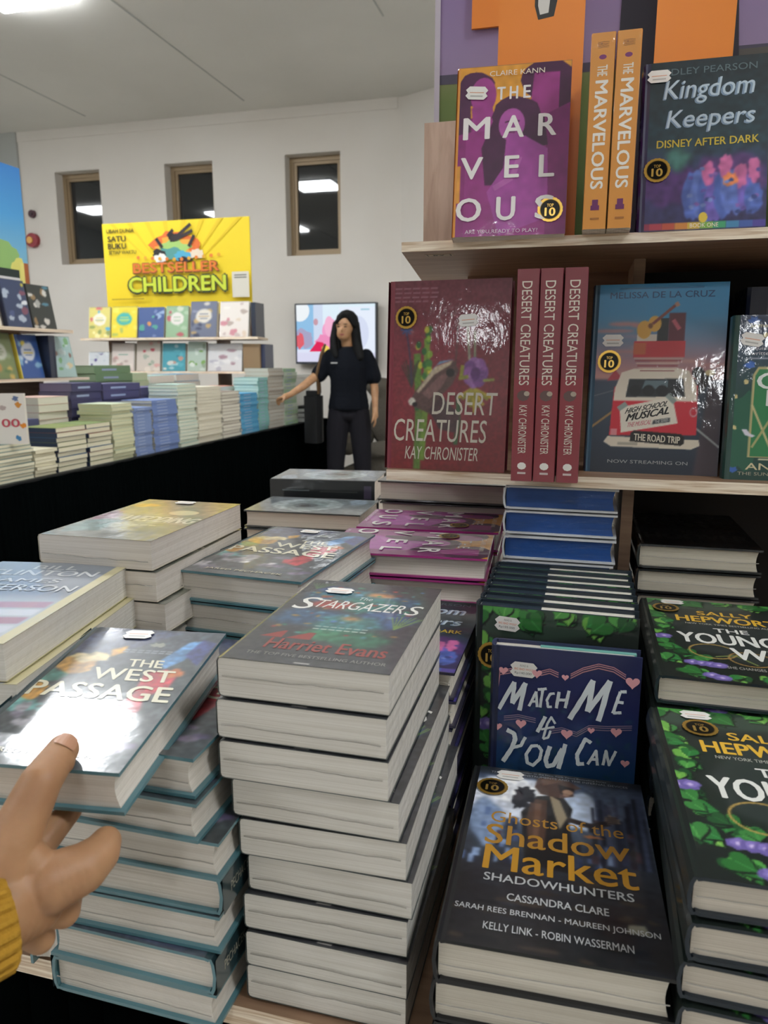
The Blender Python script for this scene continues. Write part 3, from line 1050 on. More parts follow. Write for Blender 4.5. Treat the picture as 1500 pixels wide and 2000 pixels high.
def art_wife(c):                                   # dark cover with leaves, mauve flowers, wedding rings
    c.grad([(0, '#1a211e'), (1, '#262d29')])
    c.ell(.6, .5, .4, .3, '#2d3332', wob=.1, seed=1)
    c.ell(.3, .95, .5, .08, '#33443a', wob=.1, seed=2)
    c.blur(14)
    leaves(c, [(.05, .97, .07), (.2, .98, .06), (.38, .95, .07), (.56, .98, .06), (.74, .95, .07), (.9, .97, .07), (.05, .84, .06), (.10, .74, .06), (.14, .66, .06), (.12, .58, .05), (.06, .50, .05), (.08, .40, .06), (.12, .33, .05),
               (.08, .2, .07), (.2, .26, .06), (.28, .22, .05), (.2, .06, .07), (.45, .04, .05), (.6, .05, .05), (.96, .8, .06), (.95, .1, .07)], 5)
    for u, v in [(.06, .45), (.10, .455), (.22, .17), (.27, .165), (.32, .16), (.36, .155), (.30, .05), (.35, .03), (.92, .2), (.96, .18)]:
        c.ell(u, v, .05, .028, '#6a5c9c', wob=.15, seed=int(u * 100), n=14); c.ell(u + .005, v + .004, .036, .019, '#8374b8', wob=.2, seed=int(v * 300), n=11); c.ell(u, v, .013, .009, '#c4b2da', n=8)
    c.ring(.36, .31, .14, .085, .012, '#a98c4c'); c.ring(.56, .25, .13, .08, .012, '#9c7a44')
    c.line([(.36, .25), (.48, .28), (.58, .19)], .012, '#7d8a4c')
    y = '#d9ac38'
    c.text('SALLY', .36, .785, .72, .842, y, 0.03)
    c.text('HEPWORTH', .21, .68, .94, .762, y, 0.035)
    c.text('NEW YORK TIMES BESTSELLING AUTHOR', .26, .642, .86, .662, '#b9b9ae', 0.01)
    w = '#dcdcd6'
    c.text('THE', .42, .548, .63, .60, w, 0.03)
    c.text('YOUNGER', .18, .395, .96, .52, w, 0.03)
    c.text('WIFE', .46, .235, .90, .36, w, 0.03)
    c.text('SHE CHANGES EVERYTHING', .40, .125, .80, .15, '#a9a9a2', 0.01)


def brush(c, strokes, wd, col):
    R = random.Random(int(wd * 1e4) + len(strokes))
    for st in strokes:
        for (a, b) in zip(st, st[1:]):
            dx, dy = b[0] - a[0], (b[1] - a[1]) * c.asp
            L = sqrt(dx * dx + dy * dy) or 1
            nx, ny = -dy / L, dx / L / c.asp
            m = 7
            e0 = [(a[0] + dx * i / m + nx * wd * (.5 - R.uniform(0, .12)), a[1] + (b[1] - a[1]) * i / m + ny * wd * (.5 - R.uniform(0, .12))) for i in range(m + 1)]
            e1 = [(a[0] + dx * i / m - nx * wd * (.5 - R.uniform(0, .12)), a[1] + (b[1] - a[1]) * i / m - ny * wd * (.5 - R.uniform(0, .12))) for i in range(m, -1, -1)]
            c.poly(e0 + e1, col, crisp=True)
        for p in st[1:-1]:
            c.poly([(p[0] + wd * .44 * cos(t * pi / 6), p[1] + wd * .44 * sin(t * pi / 6) / c.asp) for t in range(12)], col, crisp=True)


def art_match(c):                                  # navy cover with brushed white lettering, pink hearts
    c.grad([(0, '#16404f'), (.28, '#1f4a66'), (.5, '#1e3a66'), (.75, '#22295a'), (1, '#23284e')])
    R = random.Random(2)
    for i in range(60):
        c.ell(R.uniform(.02, .98), R.uniform(.25, .72), .03, .008, R.choice(['#24405e', '#1b3556', '#2a4a66', '#1d4152']), n=8, a0=R.uniform(0, 3))
    c.blur(3)
    c.crisp = True
    p = '#b9868f'
    for dv in (0, .012, .022):
        c.line([(.02, .80 + dv), (.06, .86 + dv), (.14, .875 + dv), (.24, .87 + dv)], .007, p)
        c.line([(.34, .875 + dv), (.40, .89 + dv), (.46, .875 + dv)], .007, p)
        c.line([(.54, .875 + dv), (.62, .91 + dv), (.72, .935 + dv), (.82, .925 + dv), (.90, .895 + dv)], .007, p)
        c.line([(.10, .64 + dv), (.2, .655 + dv), (.32, .645 + dv)], .006, '#8a7a90')
        c.line([(.42, .60 + dv), (.5, .615 + dv), (.6, .60 + dv), (.68, .64 + dv), (.8, .645 + dv), (.96, .66 + dv)], .006, '#8a7a90')
    for u, v, r in [(.085, .885, .032), (.315, .885, .034), (.505, .88, .024), (.945, .885, .046), (.06, .61, .03), (.22, .635, .037), (.535, .61, .04), (.695, .64, .024), (.86, .645, .037), (.93, .50, .03)]:
        c.heart(u, v, r, '#e3a4aa')
    w = '#d6dde0'
    # MATCH
    brush(c, [[(.06, .695), (.165, .835)], [(.165, .835), (.155, .73)], [(.155, .73), (.24, .835)], [(.24, .835), (.205, .70)]], .034, w)
    brush(c, [[(.27, .725), (.315, .80)], [(.315, .80), (.325, .725)], [(.285, .75), (.33, .752)]], .020, w)
    brush(c, [[(.325, .81), (.385, .818)], [(.36, .815), (.345, .725)]], .022, w)
    brush(c, [[(.44, .80), (.41, .795), (.39, .765), (.40, .732), (.425, .735)]], .020, w)
    brush(c, [[(.47, .81), (.455, .73)], [(.535, .82), (.515, .735)], [(.46, .77), (.53, .775)]], .024, w)
    # ME
    brush(c, [[(.55, .685), (.69, .88)], [(.69, .88), (.665, .73)], [(.665, .73), (.80, .885)], [(.80, .885), (.74, .69)]], .040, w)
    brush(c, [[(.87, .84), (.83, .735)], [(.87, .84), (.91, .842)], [(.85, .79), (.895, .79)], [(.83, .737), (.885, .742)]], .024, w)
    # IF
    brush(c, [[(.385, .685), (.335, .605)]], .03, w)
    brush(c, [[(.455, .655), (.425, .685), (.40, .65), (.375, .575)], [(.36, .62), (.45, .64)], [(.375, .575), (.41, .585), (.425, .62)]], .018, w)
    # YOU
    brush(c, [[(.125, .60), (.175, .585), (.185, .56), (.165, .515), (.105, .44)]], .036, w)
    brush(c, [[(.255, .575), (.225, .53), (.17, .515)]], .026, w)
    brush(c, [[(.345, .54), (.30, .535), (.265, .49), (.275, .45), (.315, .44), (.36, .475), (.37, .52), (.345, .54)]], .026, w)
    brush(c, [[(.425, .545), (.40, .475), (.415, .445), (.455, .455), (.51, .54)], [(.53, .565), (.49, .44)]], .034, w)
    # CAN
    brush(c, [[(.70, .585), (.66, .60), (.61, .52), (.62, .475), (.66, .48)]], .03, w)
    brush(c, [[(.685, .48), (.735, .55), (.75, .48)], [(.70, .505), (.75, .51)], [(.785, .485), (.80, .555), (.825, .49), (.865, .56)]], .022, w)


def art_ghost(c):                                  # dark city cover, hooded figure, gold title
    c.grad([(0, '#1a1a1b'), (.3, '#222226'), (.55, '#38414f'), (.75, '#5d6c86'), (.93, '#49566e'), (.96, '#262b36'), (1, '#20242a')])
    R = random.Random(31)
    c.ell(.30, .79, .30, .15, '#d3d9e6', wob=.2, seed=1); c.ell(.24, .85, .22, .08, '#f0f2f7', wob=.2, seed=2); c.ell(.62, .76, .13, .13, '#c3d2ea', wob=.2, seed=3); c.ell(.14, .62, .10, .14, '#7f93b4', wob=.2, seed=4)
    c.blur(5)
    for i in range(30):
        u = R.uniform(.70, .97)
        c.rect(u, .45, u + R.uniform(.012, .03), R.uniform(.70, .93), R.choice(['#252a3a', '#343b4e', '#46506a', '#20232f']))
    for i in range(46):
        u, v = R.choice([R.uniform(.02, .30), R.uniform(.60, .92)]), R.uniform(.36, .66)
        c.rect(u, v, u + R.uniform(.015, .04), v + R.uniform(.02, .07), R.choice(['#2e3852', '#5c7098', '#232838', '#4a3a42', '#8499bc', '#1a1c24', '#3c4a6c']))
    for i in range(60):
        c.ell(R.uniform(.0, 1), R.uniform(.0, .40), R.uniform(.03, .10), R.uniform(.006, .016), R.choice(['#151516', '#2a2520', '#372f28', '#1f2126', '#111216', '#26282e']), n=9, wob=.2, seed=i)
    c.blur(1)
    c.grain(.14, 40, 5)
    c.poly([(.40, .82), (.32, .70), (.34, .54), (.36, .40), (.58, .38), (.60, .52), (.58, .66), (.60, .76), (.54, .85)], '#1c1917')
    c.poly([(.37, .80), (.46, .80), (.46, .62), (.45, .48), (.37, .50), (.35, .66)], '#4f382d')
    c.poly([(.39, .77), (.43, .77), (.42, .56), (.39, .56)], '#6b4d3c')
    c.poly([(.47, .84), (.53, .81), (.57, .70), (.53, .62), (.50, .72)], '#94856c')
    c.poly([(.40, .955), (.46, .975), (.57, .965), (.655, .915), (.61, .895), (.61, .85), (.53, .825), (.42, .84), (.385, .885)], '#503a31')
    c.poly([(.42, .95), (.47, .97), (.56, .955), (.50, .93), (.43, .90)], '#6b5144')
    c.poly([(.52, .925), (.615, .905), (.605, .86), (.54, .85)], '#1d1412'); c.ell(.575, .875, .032, .02, '#a8866f'); c.ell(.565, .855, .02, .012, '#8a6a58')
    c.ell(.33, .83, .07, .055, '#191a20', wob=.35, seed=7); c.ell(.31, .77, .05, .06, '#22232a', wob=.35, seed=8)
    c.line([(.57, .69), (.70, .665), (.79, .70)], .045, '#2b211e'); c.ell(.81, .72, .04, .032, '#8a776a', wob=.3, seed=8)
    for k in range(4):
        c.line([(.78, .735 - .012 * k), (.84, .74 - .012 * k)], .008, '#1d1a1a')
    c.ell(.70, .60, .05, .010, '#a5683c', wob=.5, seed=9)
    c.poly([(.82, .15), (.92, .15), (.90, .19), (.83, .185)], '#7d7c6c')
    c.blur(1)
    g = '#a87a28'
    c.text('Ghosts of the', .16, .615, .86, .685, g, 0.0)
    c.text('Shadow', .145, .485, .88, .60, g, 0.015)
    c.text('Market', .155, .345, .90, .475, '#b88626', 0.018)
    w = '#b9bbbc'
    c.text('SHADOWHUNTERS', .17, .287, .87, .325, w, 0.015)
    c.text('CASSANDRA CLARE', .29, .205, .75, .238, w, 0.015)
    c.text('SARAH REES BRENNAN - MAUREEN JOHNSON', .06, .135, .96, .166, w, 0.01)
    c.text('KELLY LINK - ROBIN WASSERMAN', .20, .068, .84, .099, w, 0.01)
    c.text('The Companion to the New York Times Bestselling Series', .20, .972, .80, .985, '#8a8f96')
    c.text('THE MORTAL INSTRUMENTS AND THE INFERNAL DEVICES', .12, .952, .92, .966, '#8a8f96')


KID = ['#e9d75a', '#f2d51f', '#3f5f95', '#8fae86', '#4a5068', '#e6dcd2', '#5aa5b8', '#c4574e', '#7fae5a', '#e0a060', '#d9c9b8', '#8ab4c9', '#2f4a86', '#caa5b4']


def kid_art(seed, base, block, accents):
    def f(c):
        R = random.Random(seed)
        c.rect(0, 0, 1, 1, base)
        for i in range(12):
            c.ell(R.uniform(.05, .95), R.uniform(.04, .96), R.uniform(.05, .16), R.uniform(.03, .09), R.choice(accents), wob=.25, seed=seed * 31 + i, n=12)
        if block:
            c.ell(.5, .60, .30, .20, block, n=18, wob=.06, seed=seed)
            c.blur(1)
            c.rect(.34, .64, .66, .66, base); c.rect(.30, .57, .70, .595, R.choice(accents)); c.rect(.36, .52, .64, .54, base)
    return f


# ------------------------------------------------------------------ the hall
XL, XR, YB, YW = -9.3, 4.6, -13.0, 7.6
Z0 = 0.0


def hall():
    mb = MB(); mb.box((XL - .2, YB - .2, -0.1), (XR + .2, YW + .3, 0)); struct('floor', mb, ['floor'])
    mb = MB(); mb.box((XL - .2, YB - .2, CEIL), (XR + .2, YW + .3, CEIL + 0.1)); struct('ceiling', mb, ['ceiling'])
    mb = MB(); mb.box((XL - .2, YB, 0), (XL, YW + .2, CEIL)); struct('wall_left', mb, ['wall_grey'])
    mb = MB(); mb.box((XR, YB, 0), (XR + .2, YW + .2, CEIL)); struct('wall_right', mb, ['wall'])
    mb = MB(); mb.box((XL, YB - .2, 0), (XR, YB, CEIL)); struct('wall_front', mb, ['wall'])
    wins = [(-5.84, -5.27), (-4.47, -3.905), (-3.09, -2.495)]
    wz0, wz1 = EYE + 1.085, EYE + 2.07
    T = 0.24
    mb = MB()
    xs = [XL] + [x for w in wins for x in w] + [-1.86]
    for i in range(len(xs) - 1):
        if i % 2 == 0:
            mb.box((xs[i], YW, 0), (xs[i + 1], YW + T, CEIL))
        else:
            mb.box((xs[i], YW, 0), (xs[i + 1], YW + T, wz0)); mb.box((xs[i], YW, wz1), (xs[i + 1], YW + T, CEIL))
    struct('wall_back', mb, ['wall'])
    mb = MB()                                       # the bay that turns towards the shelves
    mb.prism([(-1.86, YW), (-1.5, 7.43), (1.5, 6.0), (XR, 6.0), (XR, 6.2), (1.55, 6.2), (-1.45, 7.63), (-1.86, YW + .2)], 0, CEIL, '#ffffff')
    struct('wall_bay', mb, ['wall'])
    mb = MB(); mb.box((XL, YW - .03, 0), (-6.29, YW, CEIL)); struct('wall_pier', mb, ['wall_grey'])
    mb = MB(); mb.box((-6.29, YW - .012, CEIL - .10), (-1.9, YW, CEIL)); struct('trim_1', mb, ['wall'])
    n = 2
    for x in (-6.98, -5.18, -3.38, -1.59, 0.2, 2.0, 3.8):     # joints between the ceiling boards
        mb = MB(); mb.box((x - .006, YB, CEIL - .004), (x + .006, 7.3 if x < -1.7 else 5.9, CEIL)); struct('trim_%d' % n, mb, ['wall_grey']); n += 1
    for k, (x0, x1) in enumerate(wins):
        mb = MB(); f = .045; y0, y1 = YW + .13, YW + .2
        mb.box((x0, y0, wz0), (x0 + f, y1, wz1)); mb.box((x1 - f, y0, wz0), (x1, y1, wz1))
        mb.box((x0 + f, y0, wz0), (x1 - f, y1, wz0 + f)); mb.box((x0 + f, y0, wz1 - f), (x1 - f, y1, wz1))
        mb.box((x0 + f, y0 + .012, wz0 + f), (x0 + f + .03, y1, wz1 - f)); mb.box((x1 - f - .03, y0 + .012, wz0 + f), (x1 - f, y1, wz1 - f))
        mb.box((x0 + f + .03, y0 + .012, wz1 - f - .03), (x1 - f - .03, y1, wz1 - f)); mb.box((x0 + f + .03, y0 + .012, wz0 + f), (x1 - f - .03, y1, wz0 + f + .03))
        o = struct('window_%d' % (k + 1), mb, ['frame'])
        g = MB(); g.box((x0 + f + .03, y0 + .04, wz0 + f + .03), (x1 - f - .03, y0 + .048, wz1 - f - .03))
        p = link('window_pane', g.mesh('window_pane', ['glass']), o)
    mb = MB(); mb.box((-6.29, YW - .012, 0), (-1.9, YW, .09)); struct('baseboard_back', mb, ['wall_grey'])


hall()


def disc(mb, c, r, y0, y1, col, n=28):
    mb.face([(c[0] + r * cos(2 * pi * i / n), y0, c[1] + r * sin(2 * pi * i / n)) for i in range(n)], col)
    for i in range(n):
        a, b = 2 * pi * i / n, 2 * pi * (i + 1) / n
        mb.face([(c[0] + r * cos(a), y0, c[1] + r * sin(a)), (c[0] + r * cos(b), y0, c[1] + r * sin(b)), (c[0] + r * cos(b), y1, c[1] + r * sin(b)), (c[0] + r * cos(a), y1, c[1] + r * sin(a))], col)


def ceiling_lamps():
    fm = MB(); w, h = .62, .54
    for a, b in [((-w / 2, -h / 2), (w / 2, -h / 2 + .02)), ((-w / 2, h / 2 - .02), (w / 2, h / 2)), ((-w / 2, -h / 2 + .02), (-w / 2 + .02, h / 2 - .02)), ((w / 2 - .02, -h / 2 + .02), (w / 2, h / 2 - .02))]:
        fm.box((a[0], a[1], -.02), (b[0], b[1], 0))
    dm = MB(); dm.box((-w / 2 + .02, -h / 2 + .02, -.05), (w / 2 - .02, h / 2 - .02, -.002))
    fme, dme = fm.mesh('lamp_frame', ['lamp_rim']), dm.mesh('diffuser', ['lamp'])
    where = ['square ceiling light nearest the far wall windows', 'square ceiling light above the aisle beside the long table', 'square ceiling light over the far left corner', 'added square ceiling light left of the one nearest the windows', 'added square ceiling light over the left side of the hall',
             'added square ceiling light behind the plywood shelves', 'added square ceiling light over the right end of the shelves', 'added square ceiling light above and right of the viewer', 'square ceiling light beyond the wooden shelves on the right', 'square ceiling light behind the viewer to the left', 'square ceiling light straight behind the viewer', 'square ceiling light in the back left of the hall',
             'square ceiling light far behind the viewer to the right', 'square ceiling light farthest behind the viewer']
    for (x, y), l in zip(LAMPS, where):  # some of these are unseen fill lights, added for far wall and right-facing pages
        o = link('ceiling_light'); o.location = (x, y, CEIL)
        tag(o, l, 'light', 'ceiling lights')
        link('lamp_frame', fme, o); link('diffuser', dme, o)


ceiling_lamps()

# alarm sounder and button on the far wall
mb = MB(); disc(mb, (0, 0), .042, -.035, 0, '#4a2430'); disc(mb, (0, 0), .02, -.045, -.035, '#3a1c26')
o = tag(link('alarm_button', mb.mesh('alarm_button', ['satin'])), 'small dark red round alarm button, upper one on far wall', 'alarm'); o.location = (-6.165, YW, EYE + 1.645)
o = tag(link('fire_alarm'), 'round red fire alarm with amber lens on far wall', 'alarm'); o.location = (-6.18, YW, EYE + 1.36)
mb = MB(); disc(mb, (0, 0), .078, -.05, 0, '#8e2a34'); link('housing', mb.mesh('housing', ['satin']), o)
mb = MB(); disc(mb, (-.02, 0), .038, -.062, -.05, '#e0a95a'); link('lens', mb.mesh('lens', ['satin']), o)


# television on the far wall
def television():
    o = tag(link('television'), 'wall mounted flat television showing a pale bright picture behind the woman', 'television')
    x0, x1, z0, z1 = -2.975, -2.09, EYE - .02, EYE + .595
    o.location = (x0, YW - .095, z0)
    w, h = x1 - x0, z1 - z0
    mb = MB(); mb.box((0, 0, 0), (w, .05, h), '#16181c')
    for a, b in [((0, 0), (w, .022)), ((0, h - .014), (w, h)), ((0, .022), (.014, h - .014)), ((w - .014, .022), (w, h - .014))]:
        mb.box((a[0], -.012, a[1]), (b[0], 0, b[1]), '#3a3e46')
    link('casing', mb.mesh('casing', ['satin']), o)
    mb = MB(); mb.box((w * .3, .05, h * .3), (w * .7, .094, h * .7), '#202224'); link('wall_bracket', mb.mesh('wall_bracket', ['satin']), o)
    mb = MB()
    c = Canvas(mb, lambda u, v, k: (.014 + u * (w - .028), -.004 - k, .022 + v * (h - .036)), 0, h / w, 0.0002)
    c.grad([(0, '#dcdcf4'), (.3, '#dfe9fb'), (1, '#dff1fb')])
    c.rect(0, .22, .22, 1, '#8fc0e6'); c.ell(.04, .9, .13, .19, '#eef4f8'); c.rect(.22, .2, .34, 1, '#cfdcf2')
    c.ell(.44, .52, .11, .22, '#f2a0cc', wob=.1, seed=2); c.ell(.40, .36, .15, .14, '#ee8fbe', wob=.15, seed=3); c.ell(.42, .62, .06, .18, '#f5b4d4')
    c.ell(.10, .42, .12, .16, '#a8a4c4', wob=.25, seed=4); c.ell(.04, .36, .05, .14, '#e0606c', wob=.2, seed=5); c.poly([(.16, .18), (.26, .36), (.34, .34), (.4, .18)], '#e01f58')
    c.ell(.37, .23, .05, .06, '#f0d060'); c.ell(.25, .7, .03, .06, '#c89aa8'); c.rect(0, 0, 1, .16, '#dadaf2'); c.rect(.55, .16, 1, .95, '#e6eefc'); c.ell(.78, .5, .14, .3, '#d6def4')
    c.ell(.60, .85, .04, .03, '#4ab0d8', wob=.4, seed=6); c.ell(.66, .86, .02, .03, '#e03a6a'); c.rect(.82, .89, .93, .92, '#a9cfe0')
    s = link('screen', mb.mesh('screen', ['screen']), o)


television()


# ------------------------------------------------------------------ organic shapes
def blob(name, balls, voxel, smooth, mat, parent=None, sub=2):
    """One continuous skin grown over chains of tapering limbs and ellipsoids."""
    bm = bmesh.new()
    for it in balls:
        if len(it) == 2:                            # ellipsoid: centre, radii
            ms = [Matrix.Translation(it[0]) @ Matrix.Diagonal((*it[1], 1))]
        else:                                       # tapering limb: p0, r0, p1, r1
            p0, r0, p1, r1 = Vector(it[0]), it[1], Vector(it[2]), it[3]
            n = max(3, int((p1 - p0).length / (min(r0, r1) * 0.35)) + 1)
            ms = [Matrix.Translation(p0.lerp(p1, i / n)) @ Matrix.Scale(r0 + (r1 - r0) * i / n, 4) for i in range(n + 1)]
        for m in ms:
            bmesh.ops.create_icosphere(bm, subdivisions=sub, radius=1, matrix=m)
    me = bpy.data.meshes.new(name); bm.to_mesh(me); bm.free()
    t = bpy.data.objects.new(name, me); COL.objects.link(t)
    r = t.modifiers.new('r', 'REMESH'); r.mode = 'VOXEL'; r.voxel_size = voxel
    s = t.modifiers.new('s', 'SMOOTH'); s.factor = 0.5; s.iterations = smooth
    dg = bpy.context.evaluated_depsgraph_get()
    out = bpy.data.meshes.new_from_object(t.evaluated_get(dg))
    bpy.data.objects.remove(t)
    out.name = name
    out.materials.clear(); out.materials.append(M[mat])
    out.polygons.foreach_set('use_smooth', [True] * len(out.polygons))
    return link(name, out, parent)


def limb(*pts):
    return [(a[0], a[1], b[0], b[1]) for a, b in zip(pts, pts[1:])]


def woman():
    o = tag(link('person'), 'person in black t-shirt and dark jeans reaching toward the stacks, looking down', 'person')
    o.location = (-1.757, 5.5, 0); o.rotation_euler = (0, 0, radians(14))
    V = lambda *a: Vector(a)
    hd = V(-.02, -.015, 1.485)
    body = [(hd + V(0, .012, .025), (.073, .088, .098)), (hd + V(-.012, -.03, -.035), (.053, .055, .062)), ((hd + V(-.02, -.083, -.012)), (.012, .016, .018)), (hd + V(-.02, -.062, -.068), (.022, .02, .016)),
            (hd + V(-.02, -.074, -.042), (.020, .012, .006)), (hd + V(-.02, -.075, -.054), (.018, .011, .006))]
    body += limb((hd + V(.01, .02, -.07), .05), (V(0, .02, 1.33), .052), (V(0, .01, 1.24), .06), (V(0, 0, 1.05), .07), (V(0, 0, .90), .085))
    body += limb((V(-.132, .012, 1.272), .038), (V(-.225, -.02, 1.15), .037), (V(-.33, -.13, 1.06), .032), (V(-.42, -.20, 1.00), .023), (V(-.455, -.225, .985), .026))
    for k, (dx, dz) in enumerate([(-.052, -.012), (-.055, -.028), (-.050, -.042), (-.042, -.05)]):
        p = V(-.465, -.225 + .016 * k - .024, .985)
        body += limb((p, .011), (p + V(dx * .6, -.01, dz * .5), .009), (p + V(dx, -.004, dz * 1.1 - .01), .0075))
    body += limb((V(-.45, -.25, .985), .011), (V(-.462, -.272, .962), .009), (V(-.478, -.27, .945), .008))
    body += limb((V(.132, .012, 1.272), .038), (V(.185, .02, 1.13), .037), (V(.20, .0, 1.03), .032), (V(.205, -.05, .88), .023), (V(.205, -.06, .835), .027))
    for k in range(4):
        p = V(.205, -.085 + .017 * k, .82)
        body += limb((p, .011), (p + V(.0, -.004, -.04), .009), (p + V(-.012, -.004, -.07 + .006 * abs(k - 1)), .0075))
    body += limb((V(.198, -.09, .845), .012), (V(.188, -.112, .81), .009), (V(.182, -.112, .785), .008))
    for s in (-1, 1):
        body += limb((V(s * .085, 0, .88), .075), (V(s * .10, -.01, .48), .05), (V(s * .11, .02, .10), .042), (V(s * .11, .0, .05), .042), (V(s * .12, -.13, .04), .035))
    blob('body', body, .008, 4, 'skin', o)
    sh = limb((V(-.135, .015, 1.283), .056), (V(-.188, 0, 1.20), .060), (V(-.222, -.02, 1.145), .064))
    sh += limb((V(.135, .015, 1.283), .056), (V(.172, .01, 1.20), .060), (V(.19, .01, 1.125), .064))
    prof = [(1.335, .07, .06), (1.30, .145, .078), (1.26, .165, .092), (1.20, .160, .108), (1.14, .150, .112), (1.08, .145, .108), (1.0, .148, .106), (.94, .160, .112), (.885, .168, .118)]
    for i in range(40):
        z = 1.335 - (1.335 - .885) * i / 39
        for (za, ra, qa), (zb, rb, qb) in zip(prof, prof[1:]):
            if zb <= z <= za:
                t = (za - z) / (za - zb)
                sh.append((V(0, .0, z), (ra + (rb - ra) * t, qa + (qb - qa) * t, .022)))
                break
    blob('shirt', sh, .009, 5, 'navy_cloth', o)
    tr = []
    for s in (-1, 1):
        tr += limb((V(s * .070, .0, .90), .088), (V(s * .088, 0, .74), .09), (V(s * .105, -.01, .46), .072), (V(s * .112, .015, .16), .056), (V(s * .112, .015, .085), .056))
    tr.append((V(0, .01, .89), (.150, .10, .06))); tr.append((V(0, .0, .835), (.12, .098, .06)))
    blob('trousers', tr, .009, 4, 'denim', o)
    ha = [(hd + V(.012, .045, .045), (.092, .092, .098))]
    ha += limb((hd + V(.075, .0, .03), .036), (hd + V(.085, -.0, -.09), .040), (hd + V(.10, -.03, -.17), .040), (V(.095, -.07, 1.27), .028))
    ha += limb((hd + V(-.07, .02, .03), .03), (hd + V(-.088, -.0, -.08), .033), (hd + V(-.085, -.02, -.15), .034), (V(-.085, -.06, 1.28), .024))
    ha += limb((hd + V(0, .085, .0), .06), (hd + V(0, .09, -.15), .075), (V(0, .095, 1.20), .07))
    ha += limb((hd + V(.03, -.045, .095), .035), (hd + V(.07, -.045, .03), .022)) + limb((hd + V(.0, -.045, .10), .03), (hd + V(-.062, -.035, .045), .018))
    blob('hair', ha, .008, 3, 'hair', o)
    for s in (-1, 1):
        mb = MB()
        bm_c = hd + V(-.02 + s * .026, -.081, .008)
        mb.face([tuple(bm_c + V(.012 * cos(t * pi / 5), -.003 - .0, .0045 * sin(t * pi / 5))) for t in range(10)], '#1c1412')
        mb.face([tuple(bm_c + V(.016 * cos(t * pi / 5), .001, .019 + .003 * sin(t * pi / 5))) for t in range(10)], '#171210')
        link('eye', mb.mesh('eye', ['matte']), o)
    mb = MB(); mb.face([tuple(hd + V(-.02 + .018 * cos(t * pi / 6), -.088, -.048 + .006 * sin(t * pi / 6))) for t in range(12)], '#8a4a44'); link('mouth', mb.mesh('mouth', ['matte']), o)
    mb = MB(); mb.box((-.125, -.108, 1.225), (-.075, -.104, 1.235), '#a9a9a6'); link('chest_print', mb.mesh('chest_print', ['matte']), o)
    for s in (-1, 1):
        blob('shoe', limb((V(s * .112, .03, .045), .045), (V(s * .122, -.14, .035), .035)), .008, 2, 'black_plastic', o)
    # her tote bag hangs from the shoulder
    b = tag(link('shoulder_bag'), 'black shoulder bag with brown strap hanging at the side of the person', 'bag')
    b.location = (-1.80, 5.49, 0); b.rotation_euler = (0, 0, radians(14))
    mb = MB()
    mb.prism([(-.30, -.01), (-.20, -.06), (-.165, .0), (-.165, .12), (-.30, .10)], .62, .98, '#0c0d0f'); mb.prism([(-.285, .0), (-.2, -.03), (-.18, .0), (-.18, .1), (-.285, .08)], .98, 1.02, '#0c0d0f')
    link('bag_body', mb.mesh('bag_body', ['matte']), b)
    mb = MB()
    for dy in (-.03, .09):
        mb.tube([(-.185, dy, 1.0), (-.19, dy * .9 - .05 * (dy < 0), 1.15), (-.155, dy * .6 - .07 * (dy < 0), 1.29), (-.135, .02, 1.365)], .011, '#5c4326', 0, 6)
    link('strap', mb.mesh('strap', ['matte']), b)


woman()


# ------------------------------------------------------------------ grey covered sofa beyond the person
o = tag(link('armchair'), 'grey-brown covered armchair standing against the far wall behind the person', 'armchair')
o.location = (-1.72, 6.75, 0)
blob('seat', [((0, 0, .25), (.36, .34, .22)), ((0, -.02, .42), (.33, .34, .10)), ((0, .05, .14), (.38, .36, .13))], .03, 3, 'sofa', o)
blob('backrest', [((0, .28, .72), (.34, .14, .40)), ((-.2, .26, 1.0), (.15, .12, .1)), ((.2, .26, 1.0), (.15, .12, .1))], .03, 3, 'sofa', o)
for s in (-1, 1):
    blob('armrest', limb(((s * .36, -.28, .5), .11), ((s * .36, .2, .52), .12)) + limb(((s * .36, -.28, .18), .12), ((s * .36, .2, .18), .12)), .03, 2, 'sofa', o)


# ------------------------------------------------------------------ far table with the children's books
FT = 0.75
mb = MB(); mb.box((-3.95, 1.9, FT - .03), (-2.235, 6.28, FT), '#0b0d0e'); tt = mb
ft = tag(link('book_table'), 'long black table of bright children books across the aisle', 'table'); ft.location = (0, 0, 0)
link('table_top', mb.mesh('table_top', ['matte']), ft)
for x in (-3.85, -2.35):
    for y in (2.0, 4.1, 6.18):
        m2 = MB(); m2.box((x - .03, y - .03, 0), (x + .03, y + .03, FT - .03), '#1a1a1a'); link('leg', m2.mesh('leg', ['matte']), ft)


def skirt(name, path, z0, z1, label):
    mb = MB()
    pts = []
    for (a, b), (c, d) in zip(path, path[1:]):
        L = sqrt((c - a) ** 2 + (d - b) ** 2); n = max(2, int(L / .03))
        nx, ny = (d - b) / L, -(c - a) / L
        for i in range(n):
            t = i / n; w = .008 * sin(i * 1.1) + .005 * sin(i * .37)
            pts.append((a + (c - a) * t + nx * w, b + (d - b) * t + ny * w, nx, ny))
    for p, q in zip(pts, pts[1:]):
        mb.face([(p[0] + p[2] * .02, p[1] + p[3] * .02, z0), (q[0] + q[2] * .02, q[1] + q[3] * .02, z0), (q[0], q[1], z1), (p[0], p[1], z1)], '#000000')
    o = link(name, mb.mesh(name, ['black_cloth']))
    o.modifiers.new('thick', 'SOLIDIFY').thickness = .003
    for f in o.data.polygons: f.use_smooth = True
    return tag(o, label, 'tablecloth')


skirt('table_skirt', [(-3.97, 1.87), (-2.215, 1.87), (-2.215, 6.31), (-3.97, 6.31)], .005, FT - .004, 'black cloth hanging to the floor around the long far table')


